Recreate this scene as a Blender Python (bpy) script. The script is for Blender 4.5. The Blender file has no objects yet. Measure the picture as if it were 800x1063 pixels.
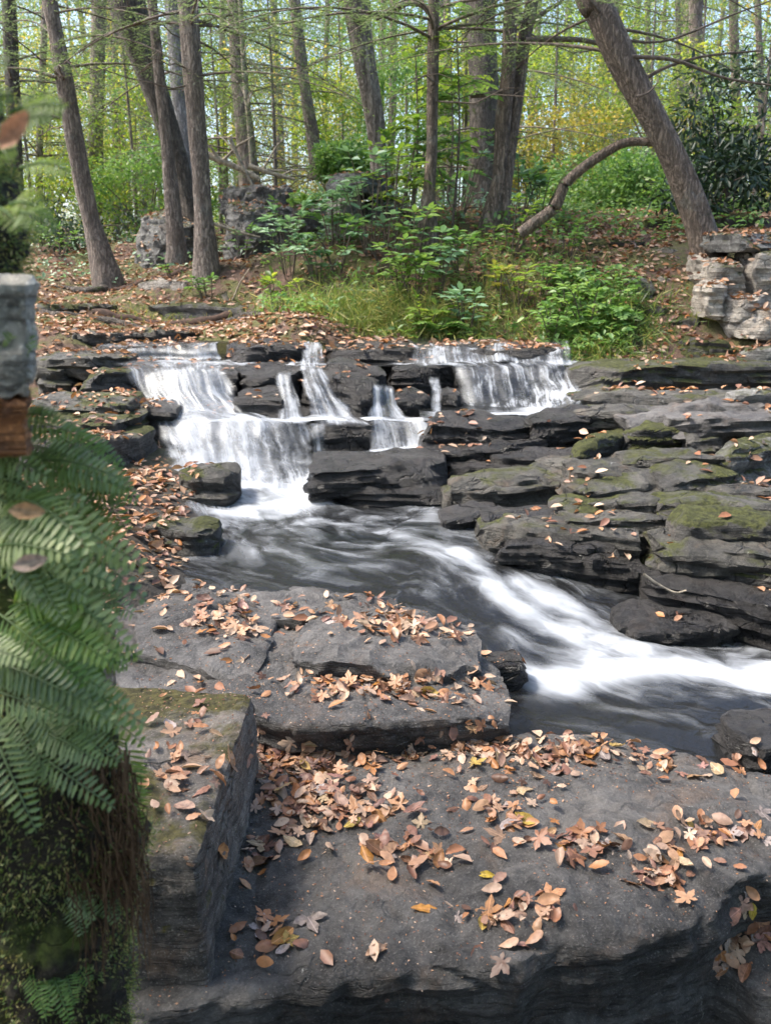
import bpy, bmesh, math, random
import numpy as np
from mathutils import Vector, Matrix, noise
from mathutils.bvhtree import BVHTree
R = math.radians
rng = random.Random(7)
nr = np.random.default_rng(11)
scene = bpy.context.scene
COL = scene.collection

# ------------------------------------------------------------------ camera frame (photo pixels 800 x 1063)
EYE = 1.4
F = 900.0
PITCH = R(15.6)
CP, SP = math.cos(PITCH), math.sin(PITCH)

def ray(px, py):
    a, b = (px - 400.0) / F, (531.5 - py) / F
    return Vector((a, CP + b * SP, -SP + b * CP))

def P(px, py, Y):
    d = ray(px, py)
    return Vector((0, 0, EYE)) + d * (Y / d.y)

def G(px, py, z):
    d = ray(px, py)
    return Vector((0, 0, EYE)) + d * ((z - EYE) / d.z)

def Yof(py, z):
    return G(400, py, z).y

def proj(p):
    v = Vector(p) - Vector((0, 0, EYE))
    dep = v.y * CP - v.z * SP
    up = v.y * SP + v.z * CP
    return 400 + F * v.x / dep, 531.5 - F * up / dep

# ------------------------------------------------------------------ object helpers
def tag(o, label=None, cat=None, group=None, kind=None):
    if label: o['label'] = label
    if cat: o['category'] = cat
    if group: o['group'] = group
    if kind: o['kind'] = kind
    return o

def empty(name, loc, label=None, cat=None, group=None):
    o = bpy.data.objects.new(name, None)
    o.location = loc
    o.empty_display_size = 0.1
    COL.objects.link(o)
    return tag(o, label, cat, group)

def link(name, me, parent=None, mat=None, loc=None):
    """mesh in world coordinates -> object whose origin sits at loc"""
    if mat is not None and len(me.materials) == 0:
        me.materials.append(mat)
    o = bpy.data.objects.new(name, me)
    if loc is not None:
        me.transform(Matrix.Translation(-Vector(loc)))
        o.location = loc
    COL.objects.link(o)
    if parent is not None:
        o.parent = parent
        if loc is not None:
            o.location = Vector(loc) - parent.location
        else:
            me.transform(Matrix.Translation(-parent.location))
    return o

def mesh_np(name, co, faces_flat, nper, smooth=True, attrs=None, uv=None):
    """fast mesh: co (N,3); faces_flat (M,nper) all the same size"""
    me = bpy.data.meshes.new(name)
    co = np.ascontiguousarray(co, dtype=np.float32)
    f = np.ascontiguousarray(faces_flat, dtype=np.int32).reshape(-1, nper)
    me.vertices.add(len(co)); me.vertices.foreach_set('co', co.ravel())
    me.loops.add(f.size); me.loops.foreach_set('vertex_index', f.ravel())
    me.polygons.add(len(f))
    me.polygons.foreach_set('loop_start', np.arange(0, f.size, nper, dtype=np.int32))
    me.polygons.foreach_set('loop_total', np.full(len(f), nper, dtype=np.int32))
    me.update(calc_edges=True)
    if smooth: me.polygons.foreach_set('use_smooth', np.ones(len(f), dtype=bool))
    if uv is not None:
        l = me.uv_layers.new(name='UVMap')
        l.data.foreach_set('uv', np.asarray(uv, dtype=np.float32)[f.ravel()].ravel())
    for k, v in (attrs or {}).items():
        a = me.attributes.new(k, 'FLOAT', 'POINT')
        a.data.foreach_set('value', np.asarray(v, dtype=np.float32).ravel())
    return me

def grid_faces(nu, nv, wrap_v=False):
    """vertex index = i*nv + j"""
    i = np.arange(nu - 1)[:, None]
    j = np.arange(nv if wrap_v else nv - 1)[None, :]
    jn = (j + 1) % nv
    a = i * nv + j; b = (i + 1) * nv + j; c = (i + 1) * nv + jn; d = i * nv + jn
    return np.stack([a, b, c, d], -1).reshape(-1, 4)

def resample(pts, n, key=None):
    pts = [Vector(p) for p in pts]
    d = [0.0]
    for a, b in zip(pts, pts[1:]): d.append(d[-1] + max((b - a).length, 1e-6))
    t = np.linspace(0, d[-1], n)
    A = np.array([list(p) for p in pts])
    return np.stack([np.interp(t, d, A[:, k]) for k in range(A.shape[1])], -1)

def smooth_path(pts, n):
    """Catmull-Rom through pts"""
    pts = [Vector(p) for p in pts]
    if len(pts) == 2: return [pts[0].lerp(pts[1], i / (n - 1)) for i in range(n)]
    q = [pts[0] * 2 - pts[1]] + pts + [pts[-1] * 2 - pts[-2]]
    out = []
    for i in range(n):
        t = i / (n - 1) * (len(pts) - 1)
        k = min(int(t), len(pts) - 2); u = t - k
        a, b, c, d = q[k], q[k + 1], q[k + 2], q[k + 3]
        out.append(0.5 * ((2 * b) + (c - a) * u + (2 * a - 5 * b + 4 * c - d) * u * u + (3 * b - a - 3 * c + d) * u ** 3))
    return out

def sstep(a, b, x):
    t = np.clip((x - a) / (b - a), 0, 1)
    return t * t * (3 - 2 * t)

def fbm(p, o=4):
    return noise.fractal(p, 1.0, 2.0, o, noise_basis='PERLIN_ORIGINAL')

# ------------------------------------------------------------------ materials
def new_mat(name):
    m = bpy.data.materials.new(name); m.use_nodes = True
    nt = m.node_tree; nt.nodes.clear()
    return m, nt

class NT:
    def __init__(s, nt): s.nt = nt
    def n(s, typ, **kw):
        node = s.nt.nodes.new(typ)
        ins = kw.pop('ins', {})
        for k, v in kw.items(): setattr(node, k, v)
        for k, v in ins.items():
            sock = node.inputs[k]
            if hasattr(v, 'is_output') or isinstance(v, bpy.types.NodeSocket): s.nt.links.new(v, sock)
            else: sock.default_value = v
        return node
    def math(s, op, a, b=0.0, c=0.0, clamp=False):
        x = s.n('ShaderNodeMath', operation=op, use_clamp=clamp, ins={0: a, 1: b, 2: c}); return x.outputs[0]
    def vmath(s, op, a, b=(0, 0, 0)):
        x = s.n('ShaderNodeVectorMath', operation=op, ins={0: a, 1: b}); return x.outputs[0]
    def noise(s, vec, scale, detail=4, rough=.55, dist=0.0):
        x = s.n('ShaderNodeTexNoise', ins={'Vector': vec, 'Scale': scale, 'Detail': detail, 'Roughness': rough, 'Distortion': dist}); return x.outputs[0]
    def ramp(s, f, a, b, lo=0.0, hi=1.0):
        x = s.n('ShaderNodeMapRange', interpolation_type='SMOOTHSTEP', ins={0: f, 1: a, 2: b, 3: lo, 4: hi}); return x.outputs[0]
    def mix(s, f, a, b, blend='MIX'):
        x = s.n('ShaderNodeMix', data_type='RGBA', blend_type=blend, ins={0: f, 6: a, 7: b}); return x.outputs[2]
    def bump(s, h, strength=.5, dist=.02, normal=None):
        ins = {'Height': h, 'Strength': strength, 'Distance': dist}
        if normal is not None: ins['Normal'] = normal
        return s.n('ShaderNodeBump', ins=ins).outputs[0]
    def out(s, surf):
        s.n('ShaderNodeOutputMaterial', ins={0: surf})

def c4(c): return (c[0], c[1], c[2], 1)

def coords(t, scale=(1, 1, 1)):
    tc = t.n('ShaderNodeTexCoord'); oi = t.n('ShaderNodeObjectInfo')
    off = t.math('MULTIPLY', oi.outputs['Random'], 57.0)
    v = t.vmath('ADD', tc.outputs['Object'], off)
    if scale != (1, 1, 1): v = t.vmath('MULTIPLY', v, scale)
    return v

def rock_mat(name, dark, light, moss=0.0, lichen=0.0, rough=(.55, .85), warm=0.25, bscale=1.0, mosscol=(.06, .066, .016), pit=1.0, fa=1.0, grit_a=.5):
    m, nt = new_mat(name); t = NT(nt)
    v = coords(t)
    big = t.noise(v, 2.3, 6, .62)
    mid = t.noise(v, 9, 8, .7, .6)
    fine = t.noise(v, 55, 8, .75)
    grit = t.noise(v, 190, 3, .7)
    strat = t.noise(t.vmath('MULTIPLY', v, (1.5, 1.5, 26)), 1.6, 5, .6, .4)
    mid2 = t.noise(v, 24, 8, .75, .4)
    f = t.math('ADD', t.math('MULTIPLY', big, .4), t.math('ADD', t.math('MULTIPLY', mid, .3), t.math('MULTIPLY', mid2, .3)))
    col = t.mix(t.ramp(f, .40, .62), c4(dark), c4(light))
    wc = (light[0] * 1.15, light[1] * .82, light[2] * .6, 1)
    col = t.mix(t.math('MULTIPLY', t.ramp(t.noise(v, 4.5, 5, .7, .8), .52, .72), warm), col, wc)
    col = t.mix(t.math('MULTIPLY', t.ramp(fine, .35, .7), .7), col, t.mix(.5, col, (0.008, .008, .01, 1)), 'MIX')
    col = t.mix(t.math('MULTIPLY', t.ramp(grit, .54, .70), grit_a), col, c4([x * 1.9 + .03 for x in light]))
    if lichen > 0:
        l = t.ramp(t.noise(v, 6.5, 6, .75, 1.2), .68 - lichen * .22, .72 - lichen * .22)
        l = t.math('MULTIPLY', l, t.ramp(fine, .38, .55))
        col = t.mix(t.math('MULTIPLY', l, .8), col, (.42, .43, .40, 1))
    gnz = t.n('ShaderNodeSeparateXYZ', ins={0: t.n('ShaderNodeNewGeometry').outputs['True Normal']}).outputs[2]
    side = t.ramp(t.math('ABSOLUTE', gnz), .35, .8, 1, 0)
    bed = t.math('MULTIPLY', t.ramp(t.math('ABSOLUTE', t.math('SUBTRACT', strat, .5)), .0, .035, 1, 0), side)
    strat = t.math('MULTIPLY', strat, side)
    warp = t.vmath('ADD', v, t.vmath('MULTIPLY', t.n('ShaderNodeTexNoise', ins={'Vector': v, 'Scale': 5, 'Detail': 5}).outputs[1], (.22, .22, .22)))
    fis = t.ramp(t.n('ShaderNodeTexVoronoi', feature='DISTANCE_TO_EDGE', ins={'Vector': t.vmath('MULTIPLY', warp, (1, 1, 2.2)), 'Scale': 3.1}).outputs[0], .0, .03, 1, 0)
    fis = t.math('MULTIPLY', t.math('MULTIPLY', fis, t.ramp(t.noise(v, 3, 3), .45, .6)), fa)
    col = t.mix(t.math('MULTIPLY', t.math('MAXIMUM', t.math('MULTIPLY', bed, .5), fis), .75), col, (.008, .007, .006, 1))
    rg = t.ramp(mid, .3, .7, rough[0], rough[1])
    if moss > 0:
        geo = t.n('ShaderNodeNewGeometry')
        nz = t.n('ShaderNodeSeparateXYZ', ins={0: geo.outputs['Normal']}).outputs[2]
        mm = t.math('ADD', t.math('MULTIPLY', t.ramp(nz, -.3, .9), .38), t.math('MULTIPLY', t.noise(v, 3.2, 7, .68, .5), .9))
        mm = t.ramp(mm, 1.0 - moss * .55, 1.12 - moss * .55)
        mc = t.mix(t.ramp(t.noise(v, 38, 5, .7), .3, .7), c4([x * .35 for x in mosscol]), c4([x * 1.5 for x in mosscol]))
        col = t.mix(mm, col, mc)
        rg = t.math('MAXIMUM', rg, t.math('MULTIPLY', mm, .95))
    h = t.math('ADD', t.math('MULTIPLY', mid, 1.0), t.math('MULTIPLY', fine, .45 * pit))
    h = t.math('ADD', h, t.math('MULTIPLY', grit, .10 * pit))
    h = t.math('ADD', h, t.math('ADD', t.math('MULTIPLY', strat, .6), t.math('MULTIPLY', mid2, .7)))
    h = t.math('SUBTRACT', h, t.math('ADD', t.math('MULTIPLY', fis, .9), t.math('MULTIPLY', bed, .35)))
    b = t.bump(h, .9, .045 * bscale)
    p = t.n('ShaderNodeBsdfPrincipled', ins={'Base Color': col, 'Roughness': rg, 'Normal': b})
    t.out(p.outputs[0]); return m

def bark_mat(name, dark, light, moss=0.0, scale=1.0):
    m, nt = new_mat(name); t = NT(nt)
    v = coords(t)
    v2 = t.vmath('ADD', v, t.vmath('MULTIPLY', t.n('ShaderNodeTexNoise', ins={'Vector': v, 'Scale': 3.5, 'Detail': 3}).outputs[1], (.10, .10, .25)))
    s = t.vmath('MULTIPLY', v2, (1, 1, .16))
    r1 = t.noise(s, 24 * scale, 8, .72, .6)
    r2 = t.noise(t.vmath('MULTIPLY', v2, (1, 1, .35)), 60 * scale, 6, .75, .4)
    rid = t.math('ABSOLUTE', t.math('SUBTRACT', t.noise(s, 30 * scale, 4, .6, .3), .5))
    crack = t.ramp(rid, .0, .085)
    f = t.math('MULTIPLY', t.ramp(t.math('ADD', t.math('MULTIPLY', r1, .6), t.math('MULTIPLY', r2, .4)), .34, .66), t.math('ADD', t.math('MULTIPLY', crack, .65), .35))
    col = t.mix(f, c4(dark), c4(light))
    col = t.mix(t.math('MULTIPLY', t.ramp(t.noise(v, 4, 6, .75), .54, .68), .4), col, (.30, .31, .28, 1))
    if moss > 0:
        mm = t.ramp(t.noise(v, 5, 6, .7, .6), .68 - moss * .3, .78 - moss * .3)
        col = t.mix(mm, col, (.045, .06, .012, 1))
    h = t.math('ADD', t.math('MULTIPLY', crack, .8), t.math('ADD', r1, t.math('MULTIPLY', r2, .6)))
    p = t.n('ShaderNodeBsdfPrincipled', ins={'Base Color': col, 'Roughness': .85, 'Normal': t.bump(h, .9, .035)})
    t.out(p.outputs[0]); return m

def leaf_mat(name, cols, trans=.45, rough=.5, tmul=1.4, gloss=.04, fine=True):
    """cols: colours picked by the per-leaf attribute 'tint'"""
    m, nt = new_mat(name); t = NT(nt)
    a = t.n('ShaderNodeAttribute', attribute_name='tint').outputs['Fac']
    cr = t.n('ShaderNodeValToRGB', ins={0: a})
    e = cr.color_ramp.elements
    for i, c in enumerate(cols):
        pos = i / max(1, len(cols) - 1)
        if i < 2: e[i].position = pos if len(cols) > 1 else 0; e[i].color = c4(c)
        else:
            k = e.new(pos); k.color = c4(c)
    if len(cols) == 2: e[1].position = 1
    col = cr.outputs[0]
    if fine:
        v = coords(t)
        col = t.mix(t.ramp(t.noise(v, 90, 3, .6), .3, .75, 0, .45), col, t.mix(.6, col, (.02, .015, .01, 1)))
    d = t.n('ShaderNodeBsdfDiffuse', ins={'Color': col})
    tr = t.n('ShaderNodeBsdfTranslucent', ins={'Color': t.mix(1.0, col, (tmul, tmul, tmul * .7, 1), 'MULTIPLY')})
    g = t.n('ShaderNodeBsdfGlossy', ins={'Color': (1, 1, 1, 1), 'Roughness': rough})
    s1 = t.n('ShaderNodeMixShader', ins={0: trans, 1: d.outputs[0], 2: tr.outputs[0]})
    s2 = t.n('ShaderNodeMixShader', ins={0: gloss, 1: s1.outputs[0], 2: g.outputs[0]})
    t.out(s2.outputs[0]); return m

def flat_mat(name, col, rough=.8, var=.5, scale=20):
    m, nt = new_mat(name); t = NT(nt)
    v = coords(t)
    n = t.noise(v, scale, 5, .65)
    c = t.mix(t.ramp(n, .3, .7), c4([x * (1 - var) for x in col]), c4([min(1, x * (1 + var)) for x in col]))
    p = t.n('ShaderNodeBsdfPrincipled', ins={'Base Color': c, 'Roughness': rough, 'Normal': t.bump(n, .6, .02)})
    t.out(p.outputs[0]); return m

M = {}
M['near'] = rock_mat('near_rock', (.028, .026, .024), (.165, .155, .146), lichen=.12, rough=(.45, .8), warm=.55, bscale=.5, fa=.3, grit_a=.35)
M['mid'] = rock_mat('mid_rock', (.034, .032, .031), (.175, .166, .16), rough=(.4, .75), warm=.4, bscale=.55, fa=.15)
M['wet'] = rock_mat('wet_rock', (.012, .0115, .011), (.062, .058, .056), rough=(.2, .5), warm=.3)
M['damp'] = rock_mat('damp_rock', (.026, .025, .021), (.165, .155, .135), moss=.34, lichen=.12, rough=(.32, .62), warm=.5)
M['moss'] = rock_mat('mossy_rock', (.025, .025, .024), (.13, .125, .115), moss=.78, lichen=.25, rough=(.5, .8), warm=.3)
M['halfmoss'] = rock_mat('half_mossy_rock', (.024, .023, .021), (.14, .133, .122), moss=.50, lichen=.15, rough=(.42, .75), warm=.3)
M['pale'] = rock_mat('pale_rock', (.24, .215, .185), (.66, .60, .52), moss=.4, lichen=.3, warm=.3)
M['lichen'] = rock_mat('lichen_rock', (.07, .07, .068), (.30, .295, .28), moss=.42, lichen=.55, warm=.25)
M['cut'] = rock_mat('cut_stone', (.045, .04, .035), (.27, .24, .21), moss=.46, lichen=.05, warm=.8, mosscol=(.08, .07, .02), bscale=.6)
M['wallstone'] = rock_mat('wall_stone', (.42, .39, .33), (.84, .79, .69), lichen=.1, warm=.1, bscale=.5)
M['rust'] = rock_mat('rust_stone', (.22, .08, .025), (.60, .25, .08), warm=.5, bscale=.3)
M['mossbank'] = rock_mat('moss_bank', (.03, .022, .013), (.10, .075, .045), moss=.8, warm=.3, mosscol=(.12, .15, .03), bscale=1.2)
M['hemlock'] = bark_mat('grey_bark', (.11, .085, .07), (.50, .41, .345))
M['darkbark'] = bark_mat('dark_bark', (.045, .037, .03), (.22, .185, .155), moss=.35)
M['brownbark'] = bark_mat('brown_bark', (.085, .064, .05), (.43, .33, .26), moss=.1)
M['greybark'] = bark_mat('pale_bark', (.15, .148, .15), (.50, .49, .49))
M['patchbark'] = bark_mat('patchy_bark', (.08, .065, .05), (.43, .37, .31), moss=.25, scale=.6)
M['twig'] = flat_mat('twig_bark', (.13, .10, .08))
M['deadwood'] = flat_mat('dead_wood', (.34, .29, .22))
M['root'] = flat_mat('root_fibre', (.055, .03, .02), .9)
M['needle'] = leaf_mat('hemlock_needles', [(.06, .095, .045), (.12, .17, .085), (.21, .27, .155)], trans=.45, tmul=1.3, fine=False)
M['green'] = leaf_mat('green_leaves', [(.07, .17, .045), (.14, .27, .07), (.27, .40, .10)], trans=.42, fine=False)
M['bluegreen'] = leaf_mat('bluish_green_leaves', [(.10, .21, .11), (.17, .32, .18), (.28, .44, .26)], trans=.35, gloss=.08, fine=False)
M['lime'] = leaf_mat('lime_leaves', [(.09, .17, .025), (.18, .26, .04), (.36, .35, .06)], trans=.55, tmul=1.8, fine=False)
M['yellow'] = leaf_mat('yellow_leaves', [(.16, .20, .045), (.31, .29, .06), (.46, .32, .08)], trans=.55, tmul=1.7, fine=False)
M['darkgreen'] = leaf_mat('dark_glossy_leaves', [(.010, .028, .014), (.02, .045, .022), (.035, .07, .03)], trans=.18, gloss=.05, rough=.45, fine=False)
M['fern'] = leaf_mat('fern_green', [(.06, .14, .02), (.15, .29, .045), (.34, .46, .09)], trans=.4, gloss=.05)
M['fernpale'] = leaf_mat('fern_bluish', [(.07, .14, .025), (.20, .31, .07), (.44, .52, .19)], trans=.35, gloss=.08)
M['grass'] = leaf_mat('grass_blades', [(.06, .12, .025), (.16, .24, .05), (.48, .42, .16)], trans=.4, fine=False)
M['litter'] = leaf_mat('litter', [(.11, .055, .035), (.28, .12, .065), (.44, .21, .10), (.56, .41, .30), (.22, .10, .07), (.46, .27, .16), (.42, .18, .06)], trans=.15, tmul=1.1)
M['strand'] = leaf_mat('root_strands', [(.07, .042, .026), (.20, .125, .075)], trans=.0, gloss=.0)

def ground_mat():
    m, nt = new_mat('forest_floor'); t = NT(nt)
    v = t.n('ShaderNodeTexCoord').outputs['Object']
    a = t.noise(v, 1.1, 6, .65); b = t.noise(v, 14, 6, .7, .5); c = t.noise(v, 60, 5, .75)
    col = t.mix(t.ramp(b, .3, .7), (.06, .04, .028, 1), (.20, .12, .085, 1))
    col = t.mix(t.math('MULTIPLY', t.ramp(c, .5, .7), .6), col, (.38, .22, .16, 1))
    mossf = t.math('MULTIPLY', t.ramp(t.noise(v, 1.7, 6, .7, .5), .44, .52), t.ramp(a, .3, .5))
    mc = t.mix(t.ramp(c, .3, .7), (.045, .05, .012, 1), (.17, .18, .05, 1))
    col = t.mix(t.math('MULTIPLY', mossf, .85), col, mc)
    # stream bed is bare stone, low down
    z = t.n('ShaderNodeSeparateXYZ', ins={0: v}).outputs[2]
    col = t.mix(t.ramp(z, .08, .30), t.mix(t.ramp(b, .3, .7), (.015, .013, .011, 1), (.08, .07, .06, 1)), col)
    h = t.math('ADD', b, t.math('MULTIPLY', c, .5))
    p = t.n('ShaderNodeBsdfPrincipled', ins={'Base Color': col, 'Roughness': .9, 'Normal': t.bump(h, 1.0, .05)})
    t.out(p.outputs[0]); return m
M['ground'] = ground_mat()

def water_mat():
    m, nt = new_mat('stream_water'); t = NT(nt)
    uv = t.n('ShaderNodeUVMap').outputs[0]
    foam = t.n('ShaderNodeAttribute', attribute_name='foam').outputs['Fac']
    w = t.vmath('ADD', uv, t.vmath('MULTIPLY', t.n('ShaderNodeTexNoise', ins={'Vector': uv, 'Scale': 2.2, 'Detail': 5}).outputs[1], (.55, .40, 0)))
    s1 = t.noise(t.vmath('MULTIPLY', w, (2.6, 7.0, 1)), 1.3, 3, .55)
    s2 = t.noise(t.vmath('MULTIPLY', w, (4, 18, 1)), 1.2, 3, .55)
    s3 = t.noise(t.vmath('MULTIPLY', w, (6, 8, 1)), 1.0, 3, .55)
    s = t.math('ADD', t.math('MULTIPLY', s1, .5), t.math('ADD', t.math('MULTIPLY', s2, .15), t.math('MULTIPLY', s3, .35)))
    f = t.math('ADD', t.math('MULTIPLY', foam, 1.0), t.math('MULTIPLY', t.math('SUBTRACT', s, .5), 2.1))
    f = t.ramp(f, .10, 1.2)
    f = t.math('MULTIPLY', f, t.ramp(foam, .0, .12))
    wb = t.bump(t.math('ADD', s1, t.math('MULTIPLY', s3, .6)), .35, .06)
    p = t.n('ShaderNodeBsdfPrincipled', ins={'Base Color': (.018, .019, .020, 1), 'Roughness': .2, 'IOR': 1.4, 'Normal': wb, 'Alpha': .66, 'Specular IOR Level': .7})
    d = t.n('ShaderNodeBsdfDiffuse', ins={'Color': (.60, .64, .70, 1), 'Normal': t.bump(s, .3, .04)})
    tr = t.n('ShaderNodeBsdfTranslucent', ins={'Color': (.54, .59, .66, 1)})
    fm = t.n('ShaderNodeMixShader', ins={0: .3, 1: d.outputs[0], 2: tr.outputs[0]})
    mx = t.n('ShaderNodeMixShader', ins={0: f, 1: p.outputs[0], 2: fm.outputs[0]})
    t.out(mx.outputs[0]); return m
M['water'] = water_mat()

def fall_mat(name='falling_water', k1=13, k2=42, gain=3.8, lo=.06, hi=1.2):
    m, nt = new_mat(name); t = NT(nt)
    uv = t.n('ShaderNodeUVMap').outputs[0]
    dens = t.n('ShaderNodeAttribute', attribute_name='dens').outputs['Fac']
    oi = t.n('ShaderNodeObjectInfo')
    w = t.vmath('ADD', uv, t.math('MULTIPLY', oi.outputs['Random'], 41.0))
    w = t.vmath('ADD', w, t.vmath('MULTIPLY', t.n('ShaderNodeTexNoise', ins={'Vector': w, 'Scale': 3.0, 'Detail': 4}).outputs[1], (.10, .16, 0)))
    s1 = t.noise(t.vmath('MULTIPLY', w, (k1, .9, 1)), 1.0, 3, .55)
    s2 = t.noise(t.vmath('MULTIPLY', w, (k2, 2.2, 1)), 1.0, 4, .6)
    s3 = t.noise(t.vmath('MULTIPLY', w, (7, 5, 1)), 1.0, 6, .68)
    s = t.math('ADD', t.math('MULTIPLY', s1, .38), t.math('ADD', t.math('MULTIPLY', s2, .24), t.math('MULTIPLY', s3, .38)))
    f = t.math('ADD', dens, t.math('MULTIPLY', t.math('SUBTRACT', s, .5), gain))
    f = t.ramp(f, lo, hi)
    f = t.math('MULTIPLY', f, t.ramp(dens, .0, .2))
    d = t.n('ShaderNodeBsdfDiffuse', ins={'Color': (.60, .64, .70, 1)})
    tr = t.n('ShaderNodeBsdfTranslucent', ins={'Color': (.54, .59, .66, 1)})
    fm = t.n('ShaderNodeMixShader', ins={0: .4, 1: d.outputs[0], 2: tr.outputs[0]})
    gl = t.n('ShaderNodeBsdfGlossy', ins={'Color': (.9, .95, 1, 1), 'Roughness': .5})
    tp = t.n('ShaderNodeBsdfTransparent')
    film = t.n('ShaderNodeMixShader', ins={0: t.math('MULTIPLY', t.ramp(dens, 0, .25), .07), 1: tp.outputs[0], 2: gl.outputs[0]})
    mx = t.n('ShaderNodeMixShader', ins={0: f, 1: film.outputs[0], 2: fm.outputs[0]})
    t.out(mx.outputs[0]); return m
M['fall'] = fall_mat()
M['thread'] = fall_mat('thread_water', 15, 46, 5.5, .18, 1.35)
M['mist'] = fall_mat('water_mist', 4, 11, 2.0, .05, 1.7)

# ------------------------------------------------------------------ rock builders
SOLID = []       # (verts, polys) of everything leaves may lie on

def remember(o):
    me = o.data; mw = o.matrix_basis if o.parent is None else Matrix.Translation(o.parent.location) @ o.matrix_basis
    SOLID.append(([mw @ v.co for v in me.vertices], [tuple(p.vertices) for p in me.polygons]))

def rough_up(me, amp, size, seed, strata=0.0, cracks=0.0, cuts=0, sharp=34, fine=1.0):
    """displace a rock mesh along its normals: lumps, layers, cracks, chopped facets"""
    nv = len(me.vertices)
    co = np.empty(nv * 3, np.float32); me.vertices.foreach_get('co', co); co = co.reshape(-1, 3)
    if cuts:
        lr = random.Random(seed * 13 + 5)
        c = (co.max(0) + co.min(0)) / 2; ext = (co.max(0) - co.min(0)) / 2
        q = (co - c) / ext
        for _ in range(cuts):
            if lr.random() < .6: n = np.array([lr.uniform(-1, 1), lr.uniform(-1, .3), lr.uniform(-.12, .22)])
            else: n = np.array([lr.uniform(-.3, .3), lr.uniform(-.5, .2), 1.0])
            n /= np.linalg.norm(n)
            d = np.percentile(q @ n, lr.uniform(84, 97))
            over = np.maximum(q @ n - d, 0)
            q -= over[:, None] * n[None, :] * .85
        co = (q * ext + c).astype(np.float32)
        me.vertices.foreach_set('co', co.ravel()); me.update()
    no = np.array([list(v.normal) for v in me.vertices])
    sv = Vector((seed * 3.17, seed * 1.31, seed * 7.7))
    k = 1.0 / size
    for i in range(nv):
        p = Vector(co[i]); q = p * k + sv
        h = fbm(q, 3) * amp + fbm(q * 4.3, 3) * amp * .42 * fine + fbm(q * 13, 2) * amp * .16 * fine
        n = Vector(no[i])
        if strata:
            side = 1 - min(1, abs(n.z) * 1.4)
            if side > 0:
                zz = p.z + .035 * noise.noise(Vector((p.x * 2.1, p.y * 2.1, seed)))
                st = math.tanh(3.5 * noise.noise(Vector((seed * 2.0, p.x * .7, zz * 16)))) * .7 + .7 * math.tanh(3 * noise.noise(Vector((seed, p.x * 1.6, zz * 38))))
                h += st * strata * side
        if cracks:
            d = noise.voronoi(Vector((q.x * .9, q.y * .9, q.z * 2.2)))[0]
            e = d[1] - d[0]
            if e < .16: h -= cracks * (1 - e / .16)
        co[i] += np.array(n * h)
    me.vertices.foreach_set('co', co.ravel()); me.update()
    me.set_sharp_from_angle(angle=R(sharp))

_seed = [1]
def rock(label, front, z0, z1, bot, D, mat, h=None, tilt=0.0, rnd=14, amp=.017, strata=.026, cracks=.018, cuts=6,
         res=None, name='rock', cat='rock', group=None, end=12, solid=True, over=.0, sink=.05, seed=None, skew=0.0, onground=False):
    _seed[0] += 1; seed = seed or _seed[0]
    Y0, Y1 = Yof(front[0][1], z0), Yof(front[-1][1], z1)
    if onground:
        Y0, Y1 = Yground(front[0][0], bot - 3), Yground(min(front[-1][0], 800), bot - 3)
    n = len(front)
    px0, px1 = front[0][0], front[-1][0]
    pts = []
    for (px, py) in front:
        t = (px - px0) / (px1 - px0)
        pts.append(P(px, py, Y0 + (Y1 - Y0) * t))
    Ym = (Y0 + Y1) / 2
    if res is None: res = min(.04, max(.008, Ym * .0036))
    Lg = sum((b - a).length for a, b in zip(pts, pts[1:]))
    nu = int(max(14, min(170, Lg / res)))
    # vertices denser at the ends
    tt = np.linspace(0, 1, nu); tt = tt + .06 * np.sin(2 * np.pi * tt) * -1
    tt = (tt - tt[0]) / (tt[-1] - tt[0])
    base = resample(pts, 200)
    zm = np.mean(base[:, 2])
    if h is None: h = zm - P((px0 + px1) / 2, bot, Ym).z
    h = h + sink
    per = 2 * (D + h); nvv = int(max(20, min(150, per / res)))
    s = np.linspace(0, per, nvv, endpoint=False)
    ring = []
    for q in s:
        if q < h: a, b = -1, -1 + 2 * q / h                       # front, going up
        elif q < h + D: a, b = -1 + 2 * (q - h) / D, 1            # top, going back
        elif q < 2 * h + D: a, b = 1, 1 - 2 * (q - h - D) / h
        else: a, b = 1 - 2 * (q - 2 * h - D) / D, -1
        nn = max(3, rnd)
        f = 1 / ((abs(a) ** nn + abs(b) ** nn) ** (1 / nn))
        ring.append((a * f, b * f))
    ring = np.array(ring)
    co = []
    for t in tt:
        e = (1 - abs(2 * t - 1) ** end) ** (1 / end) if 0 < t < 1 else 0.02
        e = max(e, .02)
        k = t * 199; i = min(int(k), 198); f = k - i
        A = base[i] * (1 - f) + base[i + 1] * f
        for (a, b) in ring:
            yy = (a * e + 1) / 2 * D; zz = (b * e - 1) / 2 * h
            yy2 = yy - over * (1 + b) * .5 * (a < 0)
            co.append((A[0] + skew * yy, A[1] + yy2, A[2] + zz + tilt * yy / D))
    nring = len(ring)
    f = grid_faces(nu, nring, True)
    co = np.array(co)
    me = bpy.data.meshes.new(name)
    faces = [tuple(int(x) for x in q[::-1]) for q in f]
    faces.append(tuple(range(nring))); faces.append(tuple(reversed(range((nu - 1) * nring, nu * nring))))
    me.from_pydata(co.tolist(), [], faces); me.update()
    me.polygons.foreach_set('use_smooth', np.ones(len(me.polygons), dtype=bool))
    rough_up(me, amp * (Ym / 5) ** .3 * min(1, max(h, D) / .35), max(.12, min(D, h * 2.2)), seed, strata * min(1, max(h, D) / .35), cracks * min(1, max(h, D) / .35), cuts)
    c = co.mean(0); o = link(name, me, None, M[mat], (c[0], c[1], co[:, 2].min()))
    if label: tag(o, label, cat, group)
    if solid: remember(o)
    return o

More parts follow.
